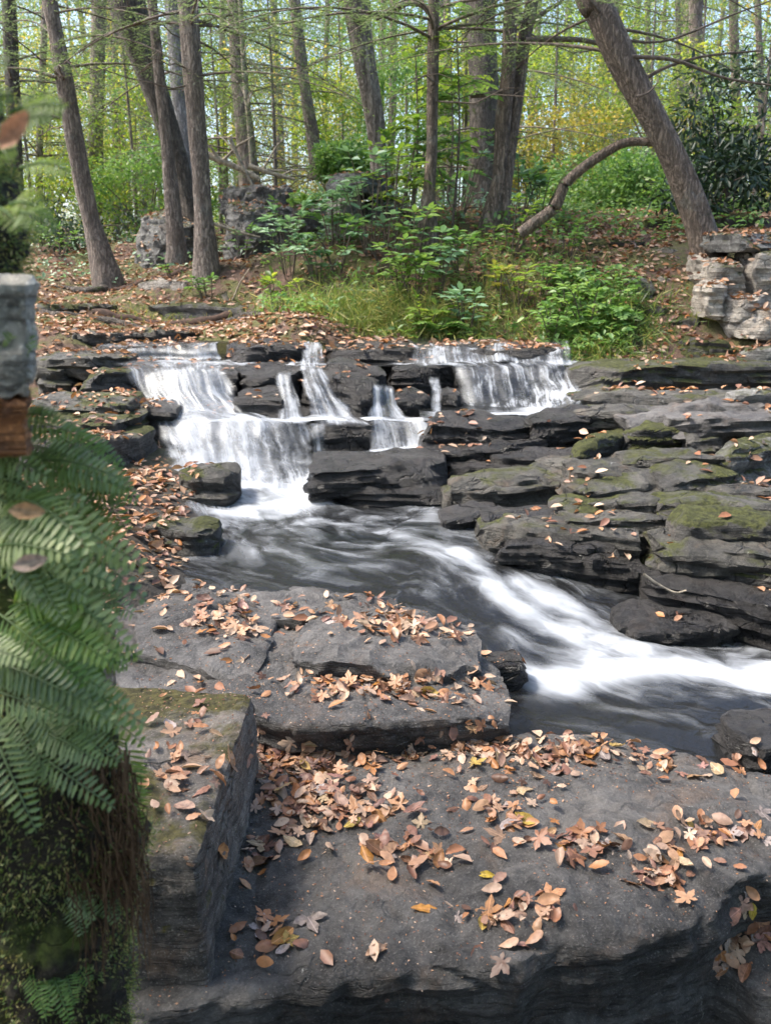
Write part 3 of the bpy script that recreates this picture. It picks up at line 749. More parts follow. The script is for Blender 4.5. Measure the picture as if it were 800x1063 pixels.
# ------------------------------------------------------------------ left wall: mossy bank, masonry stones
def wall_bank():
    # right contour in the picture, (py, px, Y)
    rows = [(70, -24, 1.02), (150, -8, 1.02), (200, 8, 1.02), (260, 12, 1.03), (330, 4, 1.04), (420, -2, 1.04), (480, 8, 1.0), (560, 58, .98), (660, 86, .96), (760, 112, .96), (830, 136, .98), (900, 146, 1.0), (980, 136, 1.03), (1063, 130, 1.05), (1160, 128, 1.08)]
    nu, nvv = 80, 60
    cen = smooth_path([P(b, a, c) for a, b, c in rows], nu)
    co = []
    for p in cen:
        for j in range(nvv):
            t = j / (nvv - 1)
            ang = R(-115) + R(235) * t
            rad = .13
            co.append((p.x - rad * 1.06 + rad * math.cos(ang), p.y + .02 + rad * .7 * math.sin(ang), p.z))
    me = bpy.data.meshes.new('mossy_bank')
    me.from_pydata(co, [], [tuple(int(k) for k in q[::-1]) for q in grid_faces(nu, nvv)]); me.update()
    me.polygons.foreach_set('use_smooth', np.ones(len(me.polygons), dtype=bool))
    me.update()
    if sum(p.normal.x * p.area for p in me.polygons) < 0: me.flip_normals(); me.update()
    rough_up(me, .03, .12, 41, 0, .01, 0, 60)
    c = np.array(co).mean(0)
    o = link('mossy_bank', me, None, M['mossbank'], (c[0], c[1], min(q[2] for q in co)))
    tag(o, 'dark mossy earth bank with hanging roots along the left frame edge', 'bank')
    remember(o)
wall_bank()
def wall_stone(label, x0, x1, y0, y1, Y, mat, d=.14, rnd=9):
    p = [P(x0, y1, Y), P(x1, y1, Y), P(x0, y0, Y), P(x1, y0, Y)]
    b = Vector((0, d, 0)); e = Vector((P(x1, (y0 + y1) / 2, Y + d).x - p[1].x, d, 0))
    c8 = [p[0], p[1], p[0] + b, p[1] + e, p[2], p[3], p[2] + b, p[3] + e]
    hexrock(label, c8, mat, res=.006, rnd=44, amp=.007, size=.06, strata=.004, cracks=.008, cuts=0, name='wall_stone', cat='wall stone')
wall_stone('pale grey wall stone at the left edge, above the rusty one', -90, 31, 288, 415, .82, 'wallstone')
wall_stone('rust orange wall stone at the left edge just above the ferns', -90, 30, 414, 476, .815, 'rust')

# ------------------------------------------------------------------ water
CL = [G(215, 500, .05), G(280, 535, .03), G(360, 568, .03), G(450, 578, .02), G(540, 615, -.06), G(640, 662, -.15), G(720, 690, -.2), G(840, 712, -.22), G(1000, 735, -.24)]
CL = np.array([list(p) for p in smooth_path(CL, 160)])
CLS = np.concatenate([[0], np.cumsum(np.linalg.norm(np.diff(CL[:, :2], axis=0), axis=1))])
def flow_uv(xy):
    u = np.empty(len(xy)); v = np.empty(len(xy))
    for a in range(0, len(xy), 4000):
        q = xy[a:a + 4000]
        d = np.linalg.norm(q[:, None] - CL[None, :, :2], axis=2); k = d.argmin(1)
        kk = np.clip(k, 1, len(CL) - 2); tg = CL[kk + 1, :2] - CL[kk - 1, :2]; tg /= np.linalg.norm(tg, axis=1)[:, None]
        off = q - CL[k, :2]
        u[a:a + 4000] = CLS[k] + (off * tg).sum(1); v[a:a + 4000] = tg[:, 0] * off[:, 1] - tg[:, 1] * off[:, 0]
    return np.stack([u, v], -1)

def blob_field(xy, blobs):
    """blobs: (list of (px,py,z), half width m, strength)"""
    f = np.zeros(len(xy))
    for pts, w, s in blobs:
        line = resample([G(*p) for p in pts], 40)[:, :2] if len(pts) > 1 else np.array([list(G(*pts[0]))[:2]])
        d = np.full(len(xy), 9.0)
        for q in line: d = np.minimum(d, np.hypot(xy[:, 0] - q[0], xy[:, 1] - q[1]))
        f = np.maximum(f, s * np.exp(-(d / w) ** 2)) if s > 0 else f * (1 + s * np.exp(-(d / w) ** 2))
    return f

def water_sheet(label, x0, x1, y0, y1, res, zf, blobs, wave=.01, veil=None):
    xs = np.arange(x0, x1, res); ys = np.arange(y0, y1, res)
    XX, YY = np.meshgrid(xs, ys, indexing='ij'); xy = np.stack([XX.ravel(), YY.ravel()], -1)
    uv = flow_uv(xy); foam = np.maximum(blob_field(xy, blobs), veil(xy) if veil else 0)
    z = zf(xy)
    for i in range(len(xy)):
        foam[i] *= 1 + .55 * noise.fractal(Vector((xy[i, 0] * 3.2, xy[i, 1] * 4.2, x0)), 1.0, 2.0, 3, noise_basis='PERLIN_ORIGINAL')
        p = Vector((uv[i, 0] * 1.6, uv[i, 1] * 5.5, 0))
        z[i] += wave * (1 + 1.6 * foam[i]) * noise.noise(p) + wave * .25 * noise.noise(p * 2.7) + .02 * foam[i]
    me = mesh_np('water', np.column_stack([xy, z]), grid_faces(len(xs), len(ys)), 4, attrs={'foam': foam}, uv=uv)
    o = link('water', me, None, M['water'])
    return tag(o, label, 'water', kind='structure')

def pool_z(xy):
    a = np.array([.25, 4.45]); b = np.array([1.25, 3.45])
    d = b - a; t = ((xy - a) @ d) / (d @ d)
    z = .03 - .25 * sstep(-.05, 1.0, t)
    up = sstep(5.2, 6.4, xy[:, 1]); return z + .03 * up
blobs = [([(205, 490, .05), (240, 505, .05), (300, 520, .03)], .30, .95), ([(330, 500, .05), (300, 525, .03), (250, 535, .03)], .22, .9),
         ([(215, 545, .03), (330, 545, .03), (420, 555, .03)], .20, .42), ([(250, 570, .03), (330, 590, .03), (400, 585, .03)], .12, .30), ([(440, 470, .05), (445, 500, .05), (450, 540, .03)], .12, .45),
         ([(420, 560, .03), (470, 575, .02), (500, 590, .0), (530, 612, -.04)], .16, .55),
         ([(478, 575, .0), (500, 590, -.02), (525, 615, -.05), (575, 640, -.1), (620, 665, -.15)], .10, .95),
         ([(545, 600, -.04), (600, 625, -.08), (650, 655, -.13)], .18, .75), ([(575, 710, -.2), (620, 692, -.19), (680, 688, -.19), (740, 695, -.2), (830, 706, -.2)], .14, 1.05),
         ([(600, 690, -.18), (680, 680, -.19), (760, 690, -.2), (860, 700, -.2)], .25, .62), ([(620, 655, -.13), (680, 672, -.18)], .16, .75), ([(660, 640, -.1), (720, 655, -.15), (760, 670, -.2)], .05, .25),
         ([(540, 650, -.1), (580, 680, -.16)], .12, .35), ([(520, 720, -.2), (620, 730, -.2), (720, 740, -.2)], .06, .28), ([(740, 668, -.2), (820, 672, -.2)], .04, .5)]
water_sheet('dark stream pool flowing from the falls down to the lower right, streaked with white foam', -2.0, 4.5, 2.3, 6.9, .025, pool_z, blobs, .014, lambda xy: .09 + .16 * sstep(3.2, 4.3, xy[:, 1]))
water_sheet('shallow shelf of water between the second and third steps of the falls', -2.2, .55, 6.35, 7.25, .03, lambda xy: np.full(len(xy), .31) + .0 * xy[:, 0],
            [([(150, 440, .31), (240, 435, .31), (300, 436, .31), (430, 438, .31)], .22, .95)], .008)
water_sheet('small foam pool behind the rounded boulder at the right curtain', .25, 1.7, 6.2, 7.2, .03, lambda xy: np.full(len(xy), .375),
            [([(470, 433, .375), (530, 434, .375), (570, 428, .375)], .22, 1.0)], .006)
water_sheet('thin sheet of water on the upper step of the falls', -2.9, 1.75, 7.42, 8.35, .03, lambda xy: np.full(len(xy), .615) + .03 * sstep(7.5, 8.2, xy[:, 1]),
            [([(130, 377, .62), (240, 377, .62), (330, 379, .62)], .22, .6), ([(430, 378, .62), (590, 377, .62)], .2, .75)], .006)
water_sheet('still dark pool above the lip of the falls', -3.2, 2.0, 8.1, 9.6, .04, lambda xy: np.full(len(xy), .752),
            [([(100, 358, .75), (225, 358, .75)], .1, .5), ([(430, 360, .75), (590, 360, .75)], .15, .5)], .005)

def curtain(label, top, bot, z0, z1, run_in=.22, run_out=.18, dens=(.35, .62, .5, .85), seed=0, nu=None, ztop=None, bulge=.03, edge=.10, mat='fall', rag=1.0):
    """falling sheet from pixel line top (at height z0) to pixel line bot (at height z1)"""
    Yt = [Yof(p[1], z0) for p in top]; Yb = [Yof(p[1], z1) for p in bot]
    Ytm, Ybm = sum(Yt) / len(Yt), sum(Yb) / len(Yb)
    Ybm = min(Ybm, Ytm - .03)
    T = [P(a, b, Ytm) for a, b in top]; B = [P(a, b, Ybm) for a, b in bot]
    Lw = max((T[-1] - T[0]).length, (B[-1] - B[0]).length)
    nu = nu or max(8, int(Lw / .02)); T = resample(T, nu); B = resample(B, nu)
    dz = abs(T[:, 2].mean() - B[:, 2].mean())
    nv1, nv2, nv3 = 6, max(10, int(dz / .012)), 6
    co, uv, dn = [], [], []
    for i in range(nu):
        u = i / (nu - 1); A = Vector(T[i]); Bv = Vector(B[i])
        A = A + Vector((0, .05 * rag * noise.noise(Vector((u * Lw * 3.1, seed * 5.7, 2))), .016 * rag * noise.noise(Vector((u * Lw * 4.2, seed * 2.9, 8))))); Bv = Bv + Vector((0, .10 * rag * noise.noise(Vector((u * Lw * 3.5, seed * 1.7, 12))), .02 * rag * noise.noise(Vector((u * Lw * 4, seed, 3)))))
        wob = .018 * noise.noise(Vector((u * Lw * 6, seed * 3.3, 0))) + .008 * noise.noise(Vector((u * Lw * 17, seed * 3.3, 5)))
        s = 0.0; prev = None
        for j in range(nv1 + nv2 + nv3):
            if j < nv1:
                t = j / nv1; p = A + Vector((0, run_in * (1 - t), .012 + .006 * (1 - t))); d = dens[0] * float(sstep(0, .6, t)) + (dens[1] - dens[0]) * t * t
            elif j < nv1 + nv2:
                t = (j - nv1) / nv2
                p = A.lerp(Bv, t); p.y = A.y + (Bv.y - A.y) * (t ** .55); p.z = A.z + .012 + (Bv.z - A.z) * (t ** 1.35 * .75 + t * .25)
                p.y -= bulge * math.sin(math.pi * t) - wob * math.sin(math.pi * min(1, t * 1.2))
                d = dens[1] + (dens[2] - dens[1]) * min(1, t * 2) if t < .5 else dens[2] + (dens[3] - dens[2]) * (t - .5) * 2
            else:
                t = (j - nv1 - nv2 + 1) / nv3; p = Bv + Vector((0, -run_out * t, .012 - .02 * t)); d = dens[3] * (1 - float(sstep(.1, 1, t)))
            if prev is not None: s += (p - prev).length
            prev = p.copy()
            ej = edge * (.6 + .7 * (j / 22)); uu = u + .35 * edge * noise.noise(Vector((j * .22, seed * 4.1, 0)))
            ew = float(sstep(0, ej, uu) * sstep(0, ej, 1 - uu))
            co.append(p); uv.append((u * Lw, s)); dn.append(d * ew)
    nvt = nv1 + nv2 + nv3
    me = mesh_np('waterfall', np.array([list(c) for c in co]), grid_faces(nu, nvt), 4, attrs={'dens': dn}, uv=uv)
    o = link('waterfall', me, None, M[mat])
    return tag(o, label, 'waterfall', kind='structure')

def cascade(label, rows, seed=0, res=.022, edge=.08, rag=1.0, mat='fall', amp=.02):
    """one continuous sheet of water over several steps; rows: (pixel line, z, density left, density right)"""
    L = []
    for pts, z, d0, d1 in rows:
        Ym = sum(Yof(q[1], z) for q in pts) / len(pts); L.append(([P(a, b, Ym) for a, b in pts], d0, d1))
    Lw = max((q[0][-1] - q[0][0]).length for q in L); nu = int(Lw / res)
    R_ = np.stack([resample(q[0], nu) for q in L]); D0 = np.array([[q[1], q[2]] for q in L])
    seg = np.linalg.norm(np.diff(R_, axis=0), axis=2).mean(1); cum = np.concatenate([[0], np.cumsum(seg)])
    nv = int(cum[-1] / (res * .7)); t = np.linspace(0, cum[-1], nv)
    out = np.empty((nu, nv, 3)); us = np.linspace(0, 1, nu)
    for k in range(3):
        for i in range(nu): out[i, :, k] = np.interp(t, cum, R_[:, i, k])
    dl = np.interp(t, cum, D0[:, 0]); dr = np.interp(t, cum, D0[:, 1])
    dens = dl[None, :] * (1 - us[:, None]) + dr[None, :] * us[:, None]
    for i in range(nu):
        for j in range(nv):
            x, y, z = out[i, j]
            out[i, j, 1] += rag * .07 * noise.noise(Vector((x * 3.1, t[j] * .8, seed))) - .015
            out[i, j, 2] += rag * .022 * noise.noise(Vector((x * 4.5, t[j] * 1.2, seed + 7))) + .016
    for _ in range(3):
        out[:, 1:-1] = .25 * out[:, :-2] + .5 * out[:, 1:-1] + .25 * out[:, 2:]
        dens[:, 1:-1] = .25 * dens[:, :-2] + .5 * dens[:, 1:-1] + .25 * dens[:, 2:]
    uv = np.empty((nu, nv, 2))
    for i in range(nu):
        for j in range(nv):
            e = edge * (1 + .8 * noise.noise(Vector((t[j] * 2.4, seed * 2.1, i > nu / 2))))
            uu = us[i] + .5 * edge * noise.noise(Vector((t[j] * 5, seed * 1.3, 4)))
            dens[i, j] *= float(sstep(0, e, uu) * sstep(0, e, 1 - uu)) * float(sstep(0, .12, t[j] / cum[-1]) * sstep(0, .10, 1 - t[j] / cum[-1]))
            dens[i, j] *= 1 + .5 * noise.noise(Vector((us[i] * Lw * 3.2, t[j] * 1.6, seed * 3.0)))
            out[i, j, 1] -= amp * noise.noise(Vector((us[i] * Lw * 13, t[j] * 2.5, seed)))
            uv[i, j] = (us[i] * Lw, t[j])
    me = mesh_np('waterfall', out.reshape(-1, 3), grid_faces(nu, nv), 4, attrs={'dens': dens.ravel()}, uv=uv.reshape(-1, 2))
    o = link('waterfall', me, None, M[mat]); return tag(o, label, 'waterfall', kind='structure')

cascade('left cascade fanning down in soft white steps from the lip to the pool', [
    ([(96, 374), (170, 373), (240, 374)], .645, .0, .1), ([(118, 379), (180, 378), (240, 379)], .632, .22, .32), ([(126, 387), (180, 385), (238, 387)], .62, .2, .55),
    ([(134, 412), (190, 408), (242, 412)], .46, .10, .52), ([(140, 428), (205, 426), (268, 430)], .35, .22, .66), ([(146, 438), (215, 434), (326, 441)], .325, .36, .5),
    ([(158, 460), (235, 454), (332, 462)], .21, .44, .22), ([(168, 484), (240, 490), (334, 488)], .10, .5, .34), ([(176, 502), (245, 512), (338, 504)], .06, .62, .66), ([(186, 526), (262, 538), (356, 526)], .045, .28, .36), ([(196, 548), (282, 560), (370, 545)], .04, 0, 0)], 31, edge=.16, rag=1.5)
cascade('second softer layer of water over the left cascade', [
    ([(158, 380), (205, 379), (238, 380)], .64, .0, .1), ([(164, 387), (205, 385), (238, 387)], .63, .4, .5), ([(168, 410), (212, 408), (246, 412)], .47, .42, .4), ([(166, 430), (220, 427), (270, 432)], .355, .62, .52),
    ([(168, 438), (225, 434), (300, 440)], .335, .66, .36), ([(180, 462), (235, 458), (296, 464)], .21, .62, .16), ([(188, 490), (240, 500), (306, 494)], .08, .7, .5), ([(196, 522), (262, 532), (340, 518)], .055, .2, .2)], 35, mat='mist', amp=.05, edge=.3, rag=1.6)
cascade('wide right hand cascade of thin threads over a dark stone face', [
    ([(440, 373), (530, 371), (590, 372)], .645, .0, .1), ([(452, 378), (530, 377), (592, 378)], .634, .40, .5), ([(466, 382), (530, 381), (594, 382)], .62, .44, .52), ([(470, 400), (530, 399), (597, 392)], .52, .26, .50),
    ([(473, 420), (535, 418), (602, 400)], .43, .24, .8), ([(474, 434), (535, 430), (606, 408)], .385, .6, .95), ([(480, 440), (540, 437), (606, 416)], .38, .4, .5), ([(490, 446), (540, 444), (602, 424)], .38, 0, 0)], 33, edge=.09, mat='thread', rag=1.4)
cascade('broken white water tumbling over the right end of the lip', [
    ([(418, 355), (500, 353), (590, 354)], .756, .0, .0), ([(422, 359), (500, 358), (592, 359)], .752, .25, .25), ([(424, 363), (500, 361), (592, 363)], .74, .50, .42), ([(424, 370), (500, 369), (594, 371)], .69, .40, .40), ([(424, 377), (500, 376), (596, 378)], .642, .55, .6), ([(426, 382), (500, 380), (598, 381)], .632, 0, 0)], 37, edge=.07, mat='thread', rag=1.3)
cascade('thin middle stream running from the narrow spout down the sloping slab', [
    ([(309, 354), (338, 354)], .755, 0, 0), ([(311, 359), (337, 359)], .75, .55, .55), ([(311, 368), (337, 368)], .69, .5, .5), ([(309, 378), (339, 378)], .635, .62, .62), ([(309, 388), (341, 388)], .605, .45, .5), ([(314, 402), (350, 403)], .53, .32, .5),
    ([(318, 418), (360, 419)], .44, .26, .44), ([(320, 434), (372, 435)], .345, .5, .75), ([(318, 440), (384, 441)], .33, .5, .5), ([(316, 446), (392, 446)], .325, 0, 0)], 41, edge=.3, mat='fall', rag=1.5, res=.015)
cascade('thin thread of water left of the middle stream', [
    ([(280, 386), (304, 386)], .61, 0, 0), ([(284, 392), (304, 392)], .585, .45, .45), ([(287, 408), (308, 408)], .49, .34, .4), ([(288, 424), (314, 424)], .40, .3, .36), ([(286, 437), (320, 437)], .335, .55, .6), ([(284, 444), (326, 444)], .325, 0, 0)], 43, edge=.34, mat='fall', rag=1.5, res=.014)
cascade('centre fall fanning over two small steps to the white chute', [
    ([(382, 398), (410, 398)], .56, 0, 0), ([(384, 405), (409, 405)], .53, .45, .45), ([(383, 420), (412, 420)], .43, .36, .40), ([(380, 435), (424, 435)], .345, .5, .5), ([(378, 440), (446, 439)], .325, .55, .5), ([(382, 454), (450, 453)], .24, .36, .42), ([(384, 468), (452, 467)], .165, .6, .6), ([(380, 476), (452, 474)], .15, .4, .4), ([(376, 484), (450, 482)], .14, 0, 0)], 45, edge=.22, mat='fall', rag=1.6, res=.016)

W1, W2, W3, W4 = .75, .62, .33, .05
curtain('low film of water over the far left of the lip', [(95, 359), (160, 358), (226, 358)], [(95, 373), (160, 373), (228, 373)], W1, W2 + .02, .2, .1, (0.09, 0.21, 0.20, 0.41), 1)
curtain('short bright spout at the left end of the lip ledge', [(196, 358), (226, 358)], [(198, 373), (230, 373)], W1, W2 + .02, .2, .1, (0.18, 0.38, 0.32, 0.54), 2)
curtain('thin centre stream left of the wide curtain', [(444, 394), (457, 394)], [(446, 436), (458, 436)], W2 - .05, W3 + .03, .12, .12, (0.18, 0.42, 0.29, 0.63), 11, edge=.36)
curtain('thin white stream over the dark smooth ledge', [(320, 443), (338, 443)], [(324, 472), (340, 472)], W3, W4 + .08, .1, .15, (0.27, 0.42, 0.32, 0.63), 16, edge=.36)
curtain('smooth white chute sweeping left above the big middle rock', [(330, 478), (400, 470), (446, 466)], [(296, 524), (330, 498), (450, 482)], W4 + .14, W4 + .02, .1, .12, (0.72, 0.72, 0.64, 0.81), 18, bulge=.0)
# EOF-PART2
# ------------------------------------------------------------------ vegetation helpers
def unit(a): return a / np.maximum(np.linalg.norm(a, axis=-1, keepdims=True), 1e-9)

class MB:
    def __init__(s): s.co = []; s.f = []; s.mi = []; s.ti = []; s.n = 0
    def add(s, co, f, mi, tint):
        s.co.append(np.asarray(co, float)); s.f.append(np.asarray(f) + s.n); s.mi.append(np.full(len(f), mi))
        t = np.asarray(tint, float); s.ti.append(np.full(len(co), t) if t.ndim == 0 else t); s.n += len(co)
    def tube(s, pts, rad, n=6, mi=0, tint=0.5):
        pts = np.array([list(p) for p in pts], float); m = len(pts)
        rad = np.full(m, rad) if np.ndim(rad) == 0 else np.asarray(rad, float)
        tg = unit(np.gradient(pts, axis=0))
        ref = np.where(np.abs(tg[:, 2:3]) < .8, np.array([[0, 0, 1.0]]), np.array([[1.0, 0, 0]]))
        if abs(tg[:, 2]).mean() > .6: ref = np.tile([[0, 1.0, 0]], (m, 1))
        a = unit(np.cross(tg, ref)); b = np.cross(tg, a)
        th = np.linspace(0, 2 * np.pi, n, endpoint=False)
        co = pts[:, None] + rad[:, None, None] * (np.cos(th)[None, :, None] * a[:, None] + np.sin(th)[None, :, None] * b[:, None])
        s.add(co.reshape(-1, 3), grid_faces(m, n, True), mi, tint)
    def leaves(s, pos, d, nrm, L, W, mi=0, tint=.5, shape='diamond', fold=.15):
        pos = np.asarray(pos, float); N = len(pos)
        if N == 0: return
        d = unit(np.asarray(d, float)); nrm = np.asarray(nrm, float)
        sd = unit(np.cross(d, nrm)); nn = np.cross(sd, d)
        L = np.broadcast_to(np.asarray(L, float), (N,))[:, None]; W = np.broadcast_to(np.asarray(W, float), (N,))[:, None]
        tint = np.broadcast_to(np.asarray(tint, float), (N,))
        if shape == 'diamond':
            co = np.stack([pos, pos + d * L * .45 + sd * W * .5, pos + d * L, pos + d * L * .45 - sd * W * .5], 1)
            f = np.arange(N * 4).reshape(N, 4); k = 4
        else:
            up = nn * W * fold
            co = np.stack([pos, pos + d * L * .28 + sd * W * .42 + up, pos + d * L * .62 + sd * W * .44 + up * .8, pos + d * L - nn * L * .06,
                           pos + d * L * .62 - sd * W * .44 + up * .8, pos + d * L * .28 - sd * W * .42 + up], 1)
            b = np.arange(N)[:, None] * 6
            f = np.concatenate([b + np.array([[0, 1, 2, 3]]), b + np.array([[0, 3, 4, 5]])]); k = 6
        s.add(co.reshape(-1, 3), f, mi, np.repeat(tint, k))
    def build(s, name, mats, parent=None, loc=None, smooth=False):
        me = mesh_np(name, np.concatenate(s.co), np.concatenate(s.f), 4, smooth, {'tint': np.concatenate(s.ti)})
        for m in mats: me.materials.append(M[m])
        me.polygons.foreach_set('material_index', np.concatenate(s.mi).astype(np.int32))
        return link(name, me, parent, None, loc)

def rnd_dirs(n, up=0.0):
    v = nr.normal(size=(n, 3)); v[:, 2] += up
    return unit(v)

def hemlock_branch(mb, o, az, L, rise, droop, mi_leaf=0, mi_wood=1, dens=1.0, tint=.5, bare=.12):
    t = np.linspace(0, 1, 9)
    bend = rng.uniform(-.5, .5)
    dx, dy = math.cos(az), math.sin(az)
    ax = np.stack([dx * t * L - dy * bend * t * t * L * .3, dy * t * L + dx * bend * t * t * L * .3, L * (rise * t - droop * t * t)], -1) + np.array(list(o))
    mb.tube(ax, np.linspace(.006 * L + .003, .002, 9), 4, mi_wood, .5)
    n = int(L / .075 * dens)
    ts = np.sort(nr.uniform(bare, 1, n))
    for k, tt in enumerate(ts):
        i = min(int(tt * 8), 7); f = tt * 8 - i
        p = ax[i] * (1 - f) + ax[i + 1] * f; tg = unit(ax[i + 1] - ax[i])
        side = 1 if k % 2 else -1
        pr = np.array([-tg[1], tg[0], 0]) * side
        ld = unit(pr * .8 + tg * .75 + np.array([0, 0, rng.uniform(-.28, .05)]))
        Lt = (1 - tt) * L * .38 + .10 + rng.uniform(0, .08)
        m = max(3, int(Lt / .030))
        q = np.linspace(.1, 1, m)
        pos = p + ld * (q * Lt)[:, None] + np.array([0, 0, -1]) * (q * q * Lt * .18)[:, None]
        sg = np.where(np.arange(m) % 2 == 0, 1, -1)[:, None]
        pd = unit(np.cross(ld, [0, 0, 1])) * sg * .8 + ld * .7 + nr.normal(size=(m, 3)) * .15
        mb.leaves(pos, pd, np.array([0, 0, 1]) + nr.normal(size=(m, 3)) * .25, nr.uniform(.04, .075, m), nr.uniform(.012, .020, m), mi_leaf, np.clip(tint + nr.normal(size=m) * .22, 0, 1))

def clump_leaves(mb, c, r, n, L, W, mi=0, tint=.5, flat=.6, tvar=.25, shape='diamond', up=1.0):
    v = rnd_dirs(n) * (nr.uniform(.25, 1, n) ** .6)[:, None] * r
    v[:, 2] *= flat
    d = unit(v + nr.normal(size=(n, 3)) * r * .5); d[:, 2] -= .15
    mb.leaves(np.array(list(c)) + v, d, np.array([0, 0, up]) + nr.normal(size=(n, 3)) * .55, nr.uniform(.7, 1.25, n) * L, nr.uniform(.7, 1.2, n) * W, mi, np.clip(tint + nr.normal(size=n) * tvar, 0, 1), shape)

def path_tree(label, pts, Y, bark, H=13, crown='hemlock', clow=4.6, nb=16, cat='tree', Ls=(1.2, 2.6), group=None, seed=0, sides=16, dead=3, flare=1.6, tint=.5, leafmats=None, extra=None, name='tree', zvar=0.0):
    """pts: (px, py, width px) from the foot upward at distance Y"""
    lr = random.Random(seed + 77)
    W = []
    for k, (px, py, w) in enumerate(pts):
        p = P(px, py, Y + zvar * k); W.append((p, (.92 if Y < 15 else .62) * w / F * (Y * 1.03) / 2))
    base = W[0][0].copy(); base.z = min(base.z, tz(base.x, base.y) + .02)
    root = empty(name, base, label, cat, group)
    ctr = [W[0][0] - Vector((0, 0, .35))] + [w[0] for w in W]
    rad = [W[0][1] * flare * 1.1] + [W[0][1] * flare] + [w[1] for w in W[1:]]
    d = (W[-1][0] - W[-2][0]).normalized(); d = (d * .6 + Vector((0, 0, .4))).normalized()
    while ctr[-1].z < H:
        ctr.append(ctr[-1] + d * 1.5); rad.append(max(.03, rad[-1] * .9))
        d = (d + Vector((lr.uniform(-.05, .05), lr.uniform(-.05, .05), .1))).normalized()
    n = int(sum((b - a).length for a, b in zip(ctr, ctr[1:])) / .12)
    path = smooth_path(ctr, n)
    idx = np.linspace(0, len(ctr) - 1, n); rr = np.interp(idx, range(len(rad)), rad)
    mb = MB(); mb.tube(path, rr, sides, 0, .5)
    co = mb.co[0]; pc = np.array([list(p) for p in path])
    for i in range(n):
        for j in range(sides):
            q = co[i * sides + j]; v = q - pc[i]
            a = j / sides * 2 * math.pi
            h = .10 * noise.noise(Vector((math.cos(a) * 1.6, math.sin(a) * 1.6 + seed, pc[i][2] * 1.1))) + .13 * noise.noise(Vector((math.cos(a) * 5, math.sin(a) * 5 + seed, pc[i][2] * 1.8)))
            if i < 7: h += (.30 * (1 - i / 7)) * (.4 + .6 * math.sin(a * 4 + seed))
            co[i * sides + j] = pc[i] + v * (1 + h)
    me = mesh_np('trunk', co, mb.f[0], 4, True)
    link('trunk', me, root, M[bark])
    if crown or dead or extra:
        mb = MB()
        for _ in range(nb if crown else 0):
            z = clow + (min(H, clow + 6) - clow) * (lr.random() ** 1.9)
            k = min(range(n), key=lambda i: abs(path[i].z - z)); o = path[k]
            f = (z - clow) / (H - clow + .01)
            L = Ls[0] + (Ls[1] - Ls[0]) * (1 - f * .75) * lr.uniform(.7, 1.1)
            if crown == 'hemlock':
                hemlock_branch(mb, o, lr.uniform(0, 2 * math.pi), L, lr.uniform(-.05, .3), lr.uniform(.15, .5), tint=tint + lr.uniform(-.2, .2), dens=.9)
            else:
                az = lr.uniform(0, 2 * math.pi)
                e = o + Vector((math.cos(az) * L, math.sin(az) * L, L * lr.uniform(.1, .6)))
                mb.tube(smooth_path([o, o.lerp(e, .5) + Vector((0, 0, .12 * L)), e], 8), np.linspace(.02 * L, .006, 8), 5, 1)
                for q in range(5):
                    c = o.lerp(e, lr.uniform(.4, 1)) + Vector((lr.uniform(-.5, .5), lr.uniform(-.5, .5), lr.uniform(-.2, .4)))
                    clump_leaves(mb, c, lr.uniform(.3, .55), 45, .09, .055, 0, tint + lr.uniform(-.3, .3))
        for _ in range(dead):
            z = base.z + lr.uniform(1.4, 5); k = min(range(n), key=lambda i: abs(path[i].z - z)); o = path[k]
            az = lr.uniform(0, 2 * math.pi); L = lr.uniform(.5, 1.7)
            q = [o]
            for s_ in range(6):
                az += lr.uniform(-.35, .35)
                q.append(q[-1] + Vector((math.cos(az), math.sin(az), lr.uniform(-.35, .25))) * L / 6)
            mb.tube(q, np.linspace(.011, .003, 7), 5, 1)
            for s_ in (3, 4, 5):
                e = q[s_] + Vector((lr.uniform(-.3, .3), lr.uniform(-.3, .3), lr.uniform(-.2, .2)))
                mb.tube([q[s_], q[s_].lerp(e, .5) + Vector((0, 0, .03)), e], [.006, .004, .002], 4, 1)
        if extra: extra(mb, path)
        lm = leafmats or ['needle', 'twig']
        mb.build('crown' if crown else 'branches', lm, root)
    return root

def limb(mb, pts, Y, r0, r1, mi=1, n=14, dY=0):
    q = smooth_path([P(a, b, Y + dY * i) for i, (a, b) in enumerate(pts)], n)
    mb.tube(q, np.linspace(r0, r1, n), 7, mi)
    return q

# ------------------------------------------------------------------ main trees
path_tree('tilted grey trunk with a dark burnt looking foot, first big tree from the left', [(113, 296, 22), (95, 230, 18), (80, 160, 18), (70, 100, 18), (61, 50, 16), (56, 25, 15), (51, -5, 15)], 12.2, 'hemlock', seed=1, clow=3.7, nb=24,
          extra=lambda mb, p: (limb(mb, [(58, 80), (30, 72), (5, 70)], 12.1, .025, .01), limb(mb, [(62, 122), (40, 118), (0, 122)], 12.0, .02, .006)))
path_tree('leaning dark mossy trunk crossing behind the slim pole', [(204, 252, 18), (190, 190, 21), (172, 125, 23), (154, 75, 26), (142, 40, 32), (130, -5, 36)], 13.4, 'darkbark', seed=2, crown='broad', clow=5.5, nb=7, leafmats=['green', 'twig'], H=12)
path_tree('slim straight pole tree just left of the tall grey trunk', [(182, 243, 13), (173, 150, 11), (165, 75, 11), (158, 0, 10)], 11.6, 'hemlock', seed=3, clow=5.0, nb=8, sides=12, Ls=(.8, 1.6))
path_tree('smooth bluish grey trunk standing behind the tall grey trunk', [(196, 235, 18), (190, 130, 19), (185, 60, 19), (181, 0, 20)], 14.6, 'greybark', seed=4, clow=4.0, nb=16)
